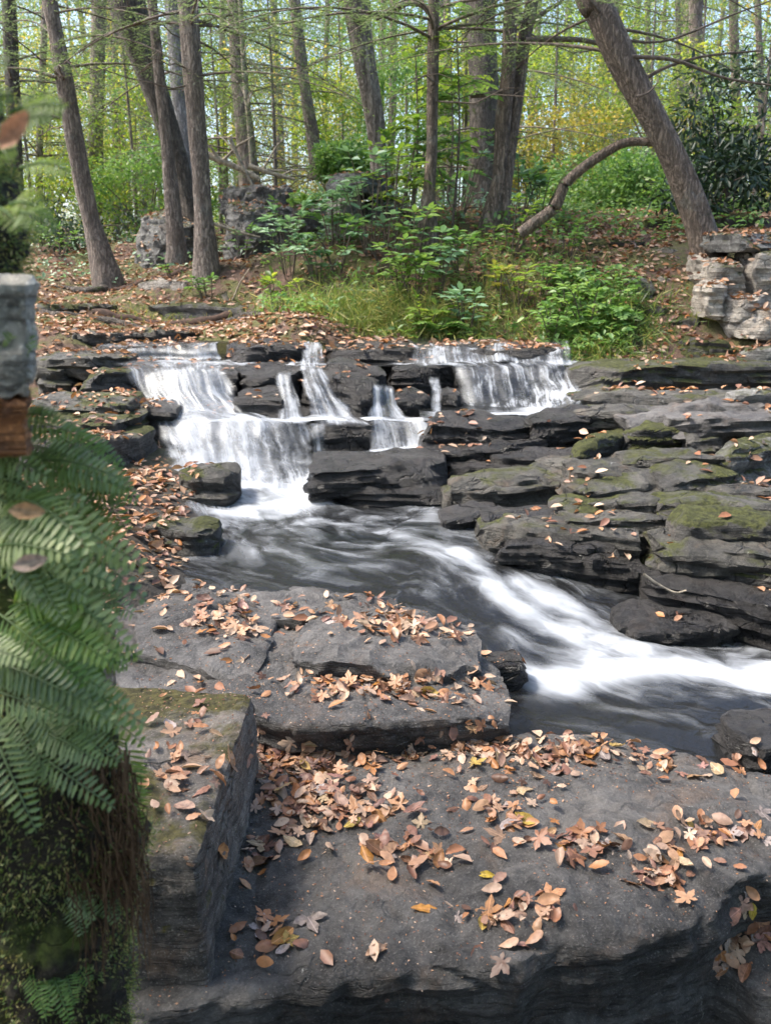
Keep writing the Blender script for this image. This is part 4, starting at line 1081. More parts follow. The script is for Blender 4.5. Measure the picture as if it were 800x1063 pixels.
path_tree('tall straight grey trunk rising from the leafy path', [(215, 280, 19), (211, 215, 18), (204, 130, 19), (199, 60, 20), (195, 0, 20)], 11.0, 'hemlock', seed=5, clow=3.5, nb=26, dead=5)
path_tree('curvy patchy barked trunk rising behind the pale rock face', [(397, 210, 16), (393, 165, 17), (390, 130, 19), (384, 95, 20), (376, 50, 23), (370, 0, 27)], 12.4, 'patchbark', seed=6, crown='broad', clow=4.9, nb=8, leafmats=['green', 'twig'],
          extra=lambda mb, p: limb(mb, [(366, 18), (385, 16), (405, 13), (422, 3), (440, 1)], 12.2, .04, .03))
path_tree('slender reddish brown trunk among bright sapling leaves', [(443, 246, 15), (445, 200, 13), (448, 150, 11), (449, 80, 11), (450, 0, 11)], 10.3, 'brownbark', seed=7, clow=3.8, nb=16, sides=14,
          extra=lambda mb, p: limb(mb, [(447, 14), (436, 4), (420, 4), (404, 12), (390, 20)], 10.3, .035, .02))
path_tree('twin stemmed brown trunk with furrowed bark, right of centre', [(507, 246, 16), (517, 190, 15), (522, 130, 16), (527, 75, 15), (529, 25, 14), (531, -5, 14)], 10.6, 'brownbark', seed=8, clow=3.9, nb=16,
          extra=lambda mb, p: (mb.tube(smooth_path([P(522, 250, 10.6), P(523, 205, 10.6), P(528, 160, 10.65), P(537, 95, 10.7), P(544, 40, 10.7), P(551, 5, 10.7), P(562, -90, 10.8)], 40), np.linspace(.085, .072, 40), 12, 2),
                               limb(mb, [(545, 42), (575, 40), (610, 42), (640, 52)], 10.6, .04, .018), limb(mb, [(548, 25), (565, 12), (585, 0)], 10.6, .03, .02), limb(mb, [(521, 95), (505, 98), (488, 100)], 10.5, .03, .02)), leafmats=['needle', 'twig', 'brownbark'])
path_tree('big leaning dark brown trunk beside the pale stacked stones', [(739, 294, 30), (728, 240, 29), (716, 205, 28), (699, 165, 27), (682, 130, 27), (655, 80, 28), (640, 50, 29), (622, 10, 27), (608, -20, 27)], 8.8, 'brownbark', seed=9, clow=3.3, nb=20, sides=22, dead=2, H=9, flare=1.3,
          extra=lambda mb, p: (limb(mb, [(664, 85), (690, 70), (730, 58), (790, 52)], 8.8, .02, .008), limb(mb, [(650, 58), (700, 62), (750, 80), (800, 88)], 8.7, .022, .008), limb(mb, [(660, 100), (672, 96), (684, 84)], 8.6, .012, .006), limb(mb, [(636, 40), (690, 42), (760, 15), (800, 0)], 8.8, .014, .006)))
r = empty('curved_limb', P(545, 240, 9.6), 'bent bare reddish limb arching from the ground to the leaning trunk', 'branch')
mb = MB(); limb(mb, [(540, 242), (556, 230), (575, 215), (586, 192), (602, 176), (625, 160), (648, 148), (672, 147), (690, 150)], 9.3, .066, .036, 0, 60, -.05); mb.build('limb', ['brownbark'], r, None, True)
# ------------------------------------------------------------------ trees further back
FARTREES = [
 (18, 250, 22, 10, 15, 15.5, 'dim trunk at the far left edge behind the fern tips', 'darkbark'),
 (40, 240, 10, 47, 0, 19, 'slim straight trunk left of the tilted trunk, far back', 'hemlock'),
 (97, 230, 22, 103, 0, 20, 'stout straight grey trunk right of the tilted trunk, further back', 'hemlock'),
 (121, 235, 10, 120, 0, 25, 'thin upright trunk between the stout grey one and the leaning mossy one', 'hemlock'),
 (150, 225, 8, 147, 0, 27, 'very thin trunk seen under the bend of the leaning mossy trunk', 'greybark'),
 (234, 205, 10, 231, 0, 24, 'thin far trunk right beside the tall grey trunk', 'hemlock'),
 (258, 180, 25, 244, 0, 17, 'broad shaded trunk with a pale dead snag in front', 'hemlock'),
 (328, 165, 17, 306, 0, 17.5, 'slim tilting trunk midway between the broad shaded and the curvy trunk', 'hemlock'),
 (338, 190, 8, 340, 0, 26, 'thin far trunk just left of the curvy patchy trunk', 'hemlock'),
 (404, 190, 11, 408, 0, 22, 'thin grey trunk just right of the curvy patchy trunk', 'hemlock'),
 (468, 200, 11, 464, 0, 23, 'thin far trunk between the slender reddish and the twin trunk', 'hemlock'),
 (503, 215, 44, 500, 0, 15.5, 'massive dark trunk in shade behind the twin stemmed trunk', 'darkbark'),
 (594, 200, 8, 590, 0, 25, 'thin far trunk in the yellow leaves right of the twin trunk', 'greybark'),
 (642, 200, 14, 638, 0, 22, 'medium grey trunk seen left of the leaning trunk, far back', 'hemlock'),
 (676, 190, 9, 672, 0, 27, 'thin far trunk right above the middle of the leaning trunk', 'hemlock'),
 (706, 190, 8, 703, 0, 24, 'thin far trunk between the leaning trunk and the thick right one', 'hemlock'),
 (725, 180, 21, 722, 0, 18.5, 'thick far trunk behind the dark glossy shrub', 'hemlock'),
 (764, 180, 14, 761, 0, 23, 'reddish far trunk above the dark glossy shrub', 'brownbark'),
 (790, 180, 10, 786, 0, 25, 'thin trunk at the far right edge above the dark shrub', 'hemlock')]
for k, (xb, yb, w, xt, yt, Yd, lab, bk) in enumerate(FARTREES):
    path_tree(lab, [(xb, yb, w * 1.1), ((xb + xt) / 2 + rng.uniform(-2, 2), (yb + yt) / 2, w), (xt, yt, w * .95)], Yd, bk, seed=20 + k, H=min(15, 8 + Yd * .3), clow=rng.uniform(3.4, 4.4) if k not in (6, 7, 11) else 3.0, nb=24 if Yd < 21 else 20, sides=10, dead=1 if Yd > 20 else 2,
              Ls=(1.2, 2.8), group='trees standing further back in the wood', flare=1.15, tint=.62)

# pale dead snag and fallen branches
def stick(label, pts, Y, r0, r1, mat='deadwood', dY=0, twigs=3, name='fallen_branch', cat='branch'):
    mb = MB(); q = limb(mb, pts, Y, r0, r1, 0, 16, dY)
    for k in range(twigs):
        a = q[rng.randrange(4, 14)]; e = a + Vector((rng.uniform(-.5, .5), rng.uniform(-.3, .3), rng.uniform(-.1, .5)))
        mb.tube([a, a.lerp(e, .5) + Vector((0, 0, .04)), e], [r1 * .8, r1 * .6, r1 * .3], 5, 0)
    o = mb.build(name, [mat], None, q[0], True); return tag(o, label, cat)
stick('bleached dead snag standing against the broad shaded trunk', [(262, 182), (258, 130), (253, 80), (250, 30), (248, -5)], 16.6, .035, .02, name='dead_snag', cat='dead tree', twigs=6)
stick('pale fallen branch sloping down above the dark boulder pile, upper one', [(214, 160), (240, 171), (270, 186)], 12.5, .05, .03)
stick('brown fallen branch lying level above the dark boulder pile', [(258, 172), (280, 179), (306, 186)], 12.8, .04, .02)
stick('thin bleached branch leaning across the first fallen branch', [(238, 142), (248, 165), (262, 192)], 12.4, .03, .015, twigs=1)
stick('fan of dead grey twigs arching right of the bleached snag', [(258, 62), (275, 78), (290, 95), (300, 112)], 16, .02, .008, twigs=8)
stick('thin dead twigs sticking out of the dark boulder pile', [(222, 232), (245, 240), (270, 246)], 11.9, .025, .01)
stick('grey root like branch on the leaves below the tall grey trunk', [(232, 305), (238, 314), (250, 317), (262, 316)], 10.4, .035, .015, twigs=1)
stick('curled grey twig caught under the overhanging slab at lower right', [(668, 596), (682, 606), (700, 615), (712, 613)], 3.72, .006, .004, twigs=0)

# exposed roots on the left path
for k, (lab, pts, Yr, w) in enumerate([
    ('long mossy root across the path nearest the stream, at left', [(30, 338), (90, 338), (150, 341), (230, 345), (290, 348)], 9.3, .06),
    ('dark root across the path below the tilted trunk', [(40, 326), (100, 323), (170, 326), (240, 331)], 10.0, .07),
    ('thin root fanning left from the tilted trunk', [(112, 300), (80, 305), (40, 303), (20, 306)], 11.9, .06),
    ('thin root running right from the tilted trunk to the pale ledge', [(118, 300), (150, 306), (190, 308), (230, 305)], 11.8, .05),
    ('short mossy root end lying beside the bright grass bank', [(228, 336), (270, 338), (310, 345), (332, 350)], 9.5, .07)]):
    q = []
    for (a, b) in pts:
        p = P(a, b, Yr); g = G(a, b, p.z)
        q.append(Vector((p.x, p.y, tz(p.x, p.y) + w * .4)))
    mb = MB(); pth = smooth_path(q, 40)
    for i, p in enumerate(pth):
        p.z = tz(p.x, p.y) + w * .05 + .07 * noise.noise(Vector((p.x * 3, k, 0))); p.y += .16 * noise.noise(Vector((p.x * 2.2, k * 5, 1))) + .05 * noise.noise(Vector((p.x * 7, k * 5, 1)))
    mb.tube(pth, [w * .8 * (1 + .5 * noise.noise(Vector((i * .3, k, 3)))) for i in range(40)], 9, 0)
    tag(mb.build('tree_root', ['root' if k % 2 else 'darkbark'], None, q[0], True), lab, 'tree root', 'roots crossing the path')

# ------------------------------------------------------------------ shrubs and plants
def bush(label, px, py, Y, rx, rz, n, L, W, mats, tint=.5, cat='shrub', name='shrub', group=None, clumps=14, shape='diamond', flat=.6, stems=5, crad=.35):
    c = P(px, py, Y); g = tz(c.x, c.y)
    root = empty(name, (c.x, c.y, g), label, cat, group)
    mb = MB(); base = Vector((c.x, c.y, g))
    for k in range(clumps):
        v = rnd_dirs(1)[0] * rng.uniform(.35, 1) ** .5
        q = c + Vector((v[0] * rx, v[1] * rx * .8, v[2] * rz))
        if q.z < g + .05: q.z = g + rng.uniform(.05, .3)
        clump_leaves(mb, q, crad * rx * rng.uniform(.7, 1.2), n // clumps, L, W, 0, np.clip(tint + rng.uniform(-.25, .25), 0, 1), flat, .2, shape)
        if k < stems:
            b = base + Vector((rng.uniform(-.15, .15), rng.uniform(-.15, .15), 0))
            mb.tube(smooth_path([b, b.lerp(q, .5) + Vector((0, 0, .15)), q], 8), np.linspace(.018, .006, 8), 5, 1)
    mb.build('foliage', [mats, 'twig'], root)
    return root

US = [  # sunlit understory further back
 (30, 160, 19, 1.6, 1.3, 'lime', 'lime green bush between the fern tips and the tilted trunk, upper'), (60, 215, 17, 1.4, .8, 'lime', 'low bright bush behind the foot of the tilted trunk, left side'),
 (128, 150, 20, 1.6, 1.3, 'lime', 'sunlit yellow green bush between the tilted and the mossy trunk'), (150, 200, 17, 1.2, .8, 'green', 'mid green bush behind the grey outcrop at left'),
 (85, 120, 24, 2.2, 1.6, 'yellow', 'pale yellow sapling crown behind the tilted trunk'), (228, 120, 21, 1.0, 1.4, 'lime', 'sunlit leaves right of the tall grey trunk'),
 (300, 120, 22, 1.7, 1.7, 'yellow', 'yellowish leaves behind the tilting slim trunk'), (350, 120, 19, .9, 1.1, 'lime', 'glowing lime bush left of the curvy trunk'),
 (362, 170, 15, .5, .35, 'green', 'green bush above the pale rock face'), 
 (425, 120, 17, 1.0, 1.3, 'green', 'green sapling leaves between the curvy and the reddish trunk'), (480, 90, 18, 1.2, 1.2, 'lime', 'bright leaves behind and right of the reddish trunk'),
 (585, 100, 19, 1.5, 1.5, 'lime', 'lime sapling right of the twin trunk, upper'), (575, 165, 16, 1.3, .8, 'yellow', 'golden green bush right of the twin trunk, lower'),
 (630, 150, 18, 1.5, 1.2, 'yellow', 'yellow and orange tinged bush left of the leaning trunk'), (640, 205, 14, 1.2, .6, 'green', 'mixed green bush behind the bent limb'),
 (700, 130, 17, 1.3, 1.2, 'lime', 'lime bush right of the leaning trunk'), (690, 195, 13.5, .9, .5, 'green', 'low green bush right behind the leaning trunk'),
 (615, 60, 23, 1.8, 1.5, 'lime', 'high pale leaves left of the top of the leaning trunk'), (110, 60, 27, 2.2, 1.6, 'yellow', 'high pale yellow leaves left of the mossy trunk')]
for (px, py, Yd, rx, rz, mt, lab) in US:
    bush(lab, px, py, Yd, rx * 1.05, rz, 4200, .08, .05, mt, .5, clumps=34, crad=.36, group='understory bushes behind the trunks')
for k, (px, py, Yd, hgt, lab) in enumerate([(35, 245, 16.5, 3.6, 'young hemlock with drooping sprays at far left, behind the tilted trunk'), (142, 240, 18, 5.0, 'young hemlock between the tilted trunk and the mossy trunk'), (285, 200, 15.5, 4.2, 'young hemlock with sparse grey green sprays right of the snag'),
        (228, 205, 19, 5.5, 'tall young hemlock right behind the tall grey trunk'), (355, 190, 20, 5.0, 'young hemlock left of the curvy trunk, far back'), (420, 215, 19, 5.0, 'young hemlock behind the lime sapling'), (480, 215, 17.5, 4.5, 'young hemlock behind the massive dark trunk, left side'),
        (570, 205, 17, 4.5, 'young hemlock right of the twin trunk among yellow leaves'), (622, 215, 19, 5.0, 'young hemlock just left of the leaning trunk, far back'), (665, 210, 16, 3.8, 'young hemlock right behind the leaning trunk'), (715, 205, 17.5, 5.0, 'young hemlock above the dark glossy shrub'), (782, 205, 15, 4.2, 'young hemlock at the far right edge of the wood')]):
    b = P(px, py, Yd); b.z = tz(b.x, b.y); root = empty('hemlock_sapling', b, lab, 'hemlock sapling', 'young hemlocks between the trunks')
    ms = MB(); ms.tube([b + Vector((.03 * math.sin(q), 0, q)) for q in np.linspace(0, hgt, 8)], np.linspace(.04, .01, 8), 6, 0); ms.build('trunk', ['hemlock'], root, None, True)
    mb = MB()
    for q in range(34):
        z = .5 + (hgt - .5) * rng.random(); hemlock_branch(mb, b + Vector((0, 0, z)), rng.uniform(0, 6.28), (1 - z / hgt * .75) * 1.5 * rng.uniform(.6, 1.1), rng.uniform(0, .3), rng.uniform(.25, .6), tint=rng.uniform(.1, .6), dens=1.1)
    mb.build('foliage', ['needle', 'twig'], root)
bush('dark tangled shrub at the left, behind the path', 75, 238, 14.5, 1.1, .5, 1500, .09, .04, 'darkgreen', .6, clumps=16)
bush('dark drooping leafed evergreen shrub at the right edge, upper mass', 768, 125, 11.5, .72, .75, 1500, .14, .042, 'darkgreen', .5, clumps=24, cat='evergreen shrub', crad=.4, shape='oval', flat=.8)
bush('dark drooping leafed evergreen shrub at the right edge, lower mass', 745, 190, 11.0, .75, .38, 1300, .13, .04, 'darkgreen', .55, clumps=18, cat='evergreen shrub', crad=.4, shape='oval', flat=.8)

# broad leaved plants on the bank
def plant(label, px, py, Y, n, h, spread, L, mat, tint=.5, name='plant', cat='plant', lean=(0, -.25), group=None, pairs=5, W=.5):
    c = P(px, py, Y); g = tz(c.x, c.y); base = Vector((c.x, c.y, min(g, c.z))); n = max(5, int(n * 1.0)); L = L * .92; pairs = rng.choice([3, 4, 5, 6])
    h = h * rng.uniform(.9, 1.25)
    root = empty(name, base, label, cat, group); ml, ms = MB(), MB()
    for k in range(n):
        az = rng.uniform(0, 2 * math.pi); rr = spread * rng.uniform(.2, 1)
        e = base + Vector((math.cos(az) * rr + lean[0] * h, math.sin(az) * rr * .7 + lean[1] * h, h * rng.uniform(.55, 1.05)))
        b = base + Vector((math.cos(az) * .05, math.sin(az) * .05, 0))
        pth = smooth_path([b, b.lerp(e, .55) + Vector((0, 0, .22 * h)), e], 12)
        ms.tube(pth, np.linspace(.007, .003, 12), 4, 0)
        for j in range(pairs):
            t = .35 + .65 * j / max(1, pairs - 1); i = min(10, int(t * 11)); p = pth[i]; tg = np.array(list((pth[i + 1] - pth[i]).normalized()))
            sd = unit(np.cross(tg, [0, 0, 1]))
            for s_ in (1, -1):
                d = sd * s_ * .9 + tg * .45 + np.array([0, 0, rng.uniform(-.35, .1)])
                l = L * rng.uniform(.7, 1.15)
                ml.leaves([list(p)], [d], [np.array([0, -.15, 1]) + nr.normal(size=3) * .2], l, l * W, 0, np.clip(tint + rng.gauss(0, .22), 0, 1), 'oval')
            if j == pairs - 1:
                ml.leaves([list(p)], [tg + np.array([0, 0, -.3])], [np.array([0, 0, 1.0])], L, L * W, 0, tint, 'oval')
    ml.build('foliage', [mat], root); ms.build('stem', ['twig'], root)
    return root
PL = [
 (300, 262, 10.4, 7, .75, .45, .15, 'bluegreen', .7, 'tall broad leaved plant in front of the dark boulder pile'),
 (384, 245, 10.4, 9, .95, .5, .15, 'bluegreen', .65, 'tall pale green plant spreading over the pale rock face'),
 (350, 262, 10.2, 6, .5, .4, .14, 'green', .5, 'leafy plant at the foot of the pale rock face'),
 (285, 310, 9.9, 6, .35, .35, .14, 'lime', .35, 'low bright plant at the left end of the bank'),
 (415, 290, 9.6, 8, .5, .45, .14, 'green', .65, 'bright leaved plant in the middle of the bank'),
 (455, 285, 9.5, 8, .55, .4, .15, 'bluegreen', .6, 'bluish leaved plant below the reddish trunk'),
 (480, 272, 9.7, 7, .45, .4, .13, 'green', .5, 'leafy plant left of the foot of the twin trunk'),
 (440, 330, 9.0, 6, .4, .35, .13, 'lime', .35, 'lime green plant low on the bank above the lip'),
 (485, 330, 8.9, 7, .45, .4, .14, 'bluegreen', .55, 'pale pointed leaved plant low on the bank above the right curtain'),
 (520, 305, 9.2, 7, .4, .4, .11, 'yellow', .3, 'yellowing plant right of centre on the bank'),
 (560, 300, 9.1, 7, .4, .4, .11, 'green', .55, 'green plant above the right end of the lip'),
 (592, 318, 8.7, 8, .4, .35, .10, 'green', .7, 'dense green plant left of the mossy hummock slope'),
 (575, 345, 8.4, 7, .35, .3, .10, 'green', .5, 'low green plant overhanging the right end of the lip'),
 (475, 225, 11, 8, .8, .6, .14, 'bluegreen', .4, 'shaded plant between the reddish trunk and the twin trunk'),
 (540, 215, 11, 7, .6, .5, .13, 'bluegreen', .45, 'shaded plant right of the foot of the twin trunk'),
 (420, 225, 11, 8, .9, .5, .14, 'green', .5, 'green plant left of the slender reddish trunk'),
 (405, 235, 10.6, 9, .9, .6, .14, 'lime', .25, 'lit yellow green plant right of the pale rock face'),
 (430, 305, 9.5, 9, .5, .5, .13, 'green', .85, 'light green plant in the bank centre above the comb of streams'),
 (330, 285, 10.1, 9, .6, .5, .13, 'bluegreen', .75, 'pale green plant on the left shoulder of the bank'),
 (540, 320, 9.0, 8, .4, .45, .12, 'lime', .3, 'yellow green plant above the white riffle at right'),
 (300, 225, 11.6, 8, .6, .6, .13, 'green', .5, 'green plant draped over the dark boulder pile, left'),
 (345, 228, 10.7, 9, .7, .5, .14, 'bluegreen', .7, 'pale leaved plant covering the left edge of the pale rock face'),
 (400, 262, 10.1, 9, .6, .55, .14, 'bluegreen', .6, 'wide bluish plant just left of the foot of the reddish trunk'),
 (430, 262, 10.0, 9, .55, .5, .14, 'green', .75, 'bright green plant right under the reddish trunk'),
 (530, 265, 9.8, 8, .5, .45, .12, 'lime', .3, 'lime tinted plant below the bent limb'),
 (610, 330, 8.4, 9, .4, .4, .10, 'green', .7, 'dense green plant on the slope by the right end of the falls'),
 (590, 260, 9.6, 7, .4, .4, .10, 'green', .5, 'small green plant left of the moss cushion stone'),
 (560, 205, 11.2, 8, .6, .6, .12, 'green', .4, 'shaded green plant behind the bent limb'),
 (215, 300, 10.6, 6, .25, .35, .09, 'green', .5, 'small herb at the foot of the tall grey trunk'),
 (250, 250, 12, 7, .4, .5, .1, 'green', .5, 'small plant on the leafy slope below the dark boulder pile'),
 (180, 290, 11.5, 6, .25, .4, .08, 'green', .6, 'small herb beside the low whitish ledge'),
 (60, 258, 13.5, 8, .5, .6, .1, 'green', .5, 'low plant left of the foot of the tilted trunk')]
for (px, py, Yd, n, h, sp, L, mt, ti, lab) in PL:
    plant(lab, px, py, Yd, n, h, sp, L, mt, ti, group='broad leaved plants on the bank')
# saplings with leaves hanging in layers round the reddish trunk
def sapling(label, px, pyb, pyt, Y, n, mat, tint, wpx=60, L=.12):
    b = P(px, pyb, Y); g = tz(b.x, b.y); b.z = min(b.z, g); tp = P(px + 6, pyt, Y)
    root = empty('sapling', b, label, 'sapling', 'saplings round the reddish trunk'); ml, ms = MB(), MB()
    pth = smooth_path([b, b.lerp(tp, .5) + Vector((.06, 0, 0)), tp], 20); ms.tube(pth, np.linspace(.018, .006, 20), 6, 0)
    for k in range(n):
        o = pth[rng.randrange(5, 20)]; az = rng.uniform(0, 2 * math.pi); Lb = wpx / F * Y * rng.uniform(.4, 1)
        e = o + Vector((math.cos(az) * Lb, math.sin(az) * Lb, Lb * rng.uniform(-.1, .25)))
        q = smooth_path([o, o.lerp(e, .5) + Vector((0, 0, .1 * Lb)), e], 9); ms.tube(q, np.linspace(.006, .002, 9), 4, 0)
        for i in range(2, 9):
            tg = np.array(list((q[min(8, i)] - q[i - 1]).normalized())); sd = unit(np.cross(tg, [0, 0, 1]))
            for s_ in (1, -1):
                l = L * rng.uniform(.7, 1.2)
                ml.leaves([list(q[i])], [sd * s_ * .8 + tg * .6 + np.array([0, 0, rng.uniform(-.4, .05)])], [np.array([0, 0, 1]) + nr.normal(size=3) * .25], l, l * .55, 0, np.clip(tint + rng.gauss(0, .2), 0, 1), 'oval')
    ml.build('foliage', [mat], root); ms.build('stem', ['twig'], root)
sapling('glowing lime green sapling left of the slender reddish trunk', 425, 250, 50, 10.8, 22, 'lime', .3, 50)
sapling('green sapling with wide layered leaves right of the reddish trunk', 468, 250, 30, 10.6, 24, 'green', .7, 55)
sapling('yellow green sapling between the curvy and the twin trunk, further back', 462, 235, 60, 12.5, 22, 'lime', .45, 50)
# small woodland ferns
def fern_frond(mb, base, d, up, L, n, W, mi=0, tint=.5, droop=.6, lob=False):
    """arching frond: rachis plus paired pinnae"""
    d = Vector(d).normalized(); up = Vector(up).normalized(); sd = d.cross(up).normalized()
    t = np.linspace(0, 1, n + 3)
    pts = np.array([list(base + d * (L * (q - .12 * q * q)) + up * (L * (.38 * q - droop * q * q))) for q in t])
    mb.tube(pts, np.linspace(L * .008, L * .002, len(pts)), 4, mi, tint * .6)
    tg = unit(np.gradient(pts, axis=0)); sv = np.array(list(sd))
    for s_ in (1, -1):
        k = np.arange(2, n + 2)
        prof = np.sin(np.pi * np.clip((k / (n + 2)) * .86 + .14, 0, 1)) ** .8
        pos = pts[k] + tg[k] * (L / n * .25 * (s_ > 0))
        dd = sv * s_ + tg[k] * .38 + nr.normal(size=(len(k), 3)) * .07
        nn = np.cross(np.cross(tg[k], np.array([0, 0, 1.0])), tg[k]) + nr.normal(size=(len(k), 3)) * .12
        nn = np.where(nn[:, 2:3] < 0, -nn, nn)
        mb.leaves(pos, dd, nn, W * prof + .004, np.full(len(k), L / n * 1.02), mi, np.clip(tint + nr.normal(size=len(k)) * .1, 0, 1), 'oval', .12)
def fern(label, px, py, Y, n, L, mat, tint=.5, az0=0, azr=math.pi, upb=.6, W=.07, pn=16, group=None, droop=.6):
    b = P(px, py, Y); root = empty('fern', b, label, 'fern', group)
    for k in range(n):
        az = az0 + (rng.uniform(-1, 1) if n > 1 else 0) * azr
        mb = MB(); l = L * rng.uniform(.75, 1.1)
        fern_frond(mb, b, (math.cos(az), math.sin(az), upb * rng.uniform(.3, 1)), (-.15 * math.cos(az), -.15 * math.sin(az), 1), l, pn, W * rng.uniform(.85, 1.1), 0, np.clip(tint + rng.uniform(-.25, .25), 0, 1), droop)
        mb.build('frond', [mat], root)
for (px, py, Yd, L, lab) in [(620, 345, 8.3, .5, 'woodland fern at the right end of the bank, nearest the water'), (560, 195, 11.5, .7, 'shaded fern behind the foot of the bent limb'), (470, 190, 11.8, .7, 'shaded fern behind the reddish trunk'),
    (340, 235, 11.0, .6, 'fern hanging over the left side of the pale rock face'), (455, 345, 8.8, .4, 'small bright fern above the comb of thin streams'), (640, 330, 8.4, .45, 'fern on the slope below the green moss cushion'), (315, 215, 11.4, .6, 'fern on top of the dark boulder pile')]:
    fern(lab, px, py, Yd, 9, L, 'green', .5, 0, math.pi, .7, .11, 14, 'small woodland ferns')

# grass: one uncountable mass on the bank and right slope
mb = MB()
for (px, py, Yd, n, sp, h) in [(628, 345, 8.3, 420, .32, .30), (640, 315, 8.6, 260, .3, .24), (610, 372, 7.9, 260, .22, .22), (430, 335, 9.0, 380, .35, .30), (400, 345, 9.0, 260, .35, .24), (375, 328, 9.25, 700, .38, .36), (400, 318, 9.35, 350, .3, .34), (515, 345, 8.7, 300, .4, .26), (560, 355, 8.4, 260, .3, .2), (180, 318, 10.3, 200, .5, .12), (320, 335, 9.5, 250, .3, .25), (470, 352, 8.7, 240, .4, .2), (600, 330, 8.5, 260, .3, .25), (540, 290, 9.4, 260, .45, .25), (480, 310, 9.2, 300, .5, .25), (650, 350, 8.1, 200, .3, .2)]:
    c = P(px, py, Yd)
    xy = np.stack([c.x + nr.normal(size=n) * sp, c.y + nr.normal(size=n) * sp * .6], -1); zz = terr(xy[:, 0], xy[:, 1])
    d = nr.normal(size=(n, 3)) * .45 + np.array([0, -.35, 1.0])
    d = unit(d); pos = np.column_stack([xy, zz - .01]); tn = np.clip(nr.normal(size=n) * .25 + rng.uniform(.25, .75), 0, 1)
    hh = nr.uniform(.5, 1.2, n) * h; w = nr.uniform(.006, .012, n)
    nrm = nr.normal(size=(n, 3)) * .6 + np.array([0, -1, .2])
    mid = pos + d * (hh * .55)[:, None]
    mb.leaves(pos, d, nrm, hh * .75, w, 0, tn)
    d2 = unit(d + nr.normal(size=(n, 3)) * .25 + np.array([0, -.25, -.75])); mb.leaves(mid, d2, nrm, hh * .7, w * .8, 0, tn)
tag(mb.build('grass', ['grass']), 'tufts of long grass along the bank above the falls', 'grass', kind='stuff')

# ground cover: low herbs among the bank plants
mb = MB()
for (px0, px1, py0, py1, Y0, Y1, n, mi) in [(270, 600, 240, 355, 10.9, 8.6, 2300, 0), (560, 660, 290, 375, 9.2, 7.9, 1800, 0), (30, 330, 240, 268, 15, 12, 1100, 1), (560, 800, 200, 245, 12.5, 9.8, 1500, 0), (330, 560, 190, 240, 12.5, 10.5, 1000, 1)]:
    u = nr.uniform(size=n); v = nr.uniform(size=n)
    pts = []
    for a, b in zip(u, v):
        p = P(px0 + (px1 - px0) * a, (py0 + py1) / 2, Y0 + (Y1 - Y0) * b); pts.append((p.x, p.y))
    xy = np.array(pts); zz = terr(xy[:, 0], xy[:, 1]) + nr.uniform(.02, .22, n)
    keep = np.array([noise.noise(Vector((x * 1.6, y * 1.6, 4))) > -.18 for x, y in xy])
    pos = np.column_stack([xy, zz])[keep]; m = len(pos)
    d = nr.normal(size=(m, 3)); d[:, 2] *= .35
    l = nr.uniform(.045, .10, m)
    mb.leaves(pos, d, np.array([0, -.2, 1]) + nr.normal(size=(m, 3)) * .35, l, l * .5, mi, np.clip(nr.normal(size=m) * .25 + .5, 0, 1), 'oval')
tag(mb.build('ground_cover', ['green', 'bluegreen']), 'low green herbs carpeting the bank above the falls', 'ground cover', kind='stuff')

# distant woodland: one mass
mb = MB()
lr = random.Random(5)
for k in range(80):
    Yd = lr.uniform(26, 62); x = lr.uniform(-.62, .62) * Yd; z0 = tz(x, Yd) if Yd < 55 else 3.5
    top = lr.uniform(10, 22); r0 = lr.uniform(.08, .24); ln = lr.uniform(-.06, .06)
    mb.tube([Vector((x + ln * q * top, Yd, z0 - .3 + q * top)) for q in np.linspace(0, 1, 7)], np.linspace(r0, r0 * .5, 7), 7, 3)
for k in range(1150):
    Yd = lr.uniform(24, 64); x = lr.uniform(-.62, .62) * Yd
    hz = lr.random() ** 1.35
    z = 1.6 + (Yd - 20) * .045 + hz * Yd * .30
    r = lr.uniform(.8, 1.7) * (.6 + Yd / 60)
    if hz > .7 and lr.random() < .25: continue
    if hz < .4: mi = lr.choice([0, 1, 2, 2, 4, 4])
    else: mi = lr.choice([2, 0, 4, 4, 4, 4])
    n = 330 if mi != 4 else 420
    clump_leaves(mb, (x, Yd, z), r, n, .105 * (.6 + Yd / 70), (.065 if mi != 4 else .03) * (.6 + Yd / 70), mi, lr.uniform(.2, .8), .62, .2)
for k in range(620):
    Yd = lr.uniform(19, 36); x = lr.uniform(-.62, .62) * Yd
    hz = lr.random(); z = 1.6 + (Yd - 20) * .045 + hz * Yd * .30
    if .2 < hz and noise.noise(Vector((x * .25, z * .3, 3))) < -.15: continue
    mi = lr.choice([2, 2, 4, 4, 0, 0, 1]) if hz < .5 else lr.choice([4, 4, 4, 2, 2, 0])
    clump_leaves(mb, (x, Yd, z), lr.uniform(.6, 1.25), 240, .085 if mi != 4 else .09, .055 if mi != 4 else .026, mi, lr.uniform(.0, .7), .55, .2)
for k in range(420):
    Yd = lr.uniform(34, 60); x = lr.uniform(-.62, .62) * Yd
    z = 2 + (Yd - 20) * .045 + lr.uniform(.25, 1.05) * Yd * .30
    if noise.noise(Vector((x * .2, z * .25, 11))) < -.3: continue
    mi = lr.choice([0, 0, 1, 2, 4, 4]); clump_leaves(mb, (x, Yd, z), lr.uniform(1.4, 2.4), 280, .16, .11 if mi != 4 else .05, mi, lr.uniform(.1, .8), .6, .2)
tag(mb.build('distant_woodland', ['lime', 'yellow', 'green', 'hemlock', 'needle']), 'distant sunlit woodland closing the view behind the trunks', 'woodland', kind='stuff')
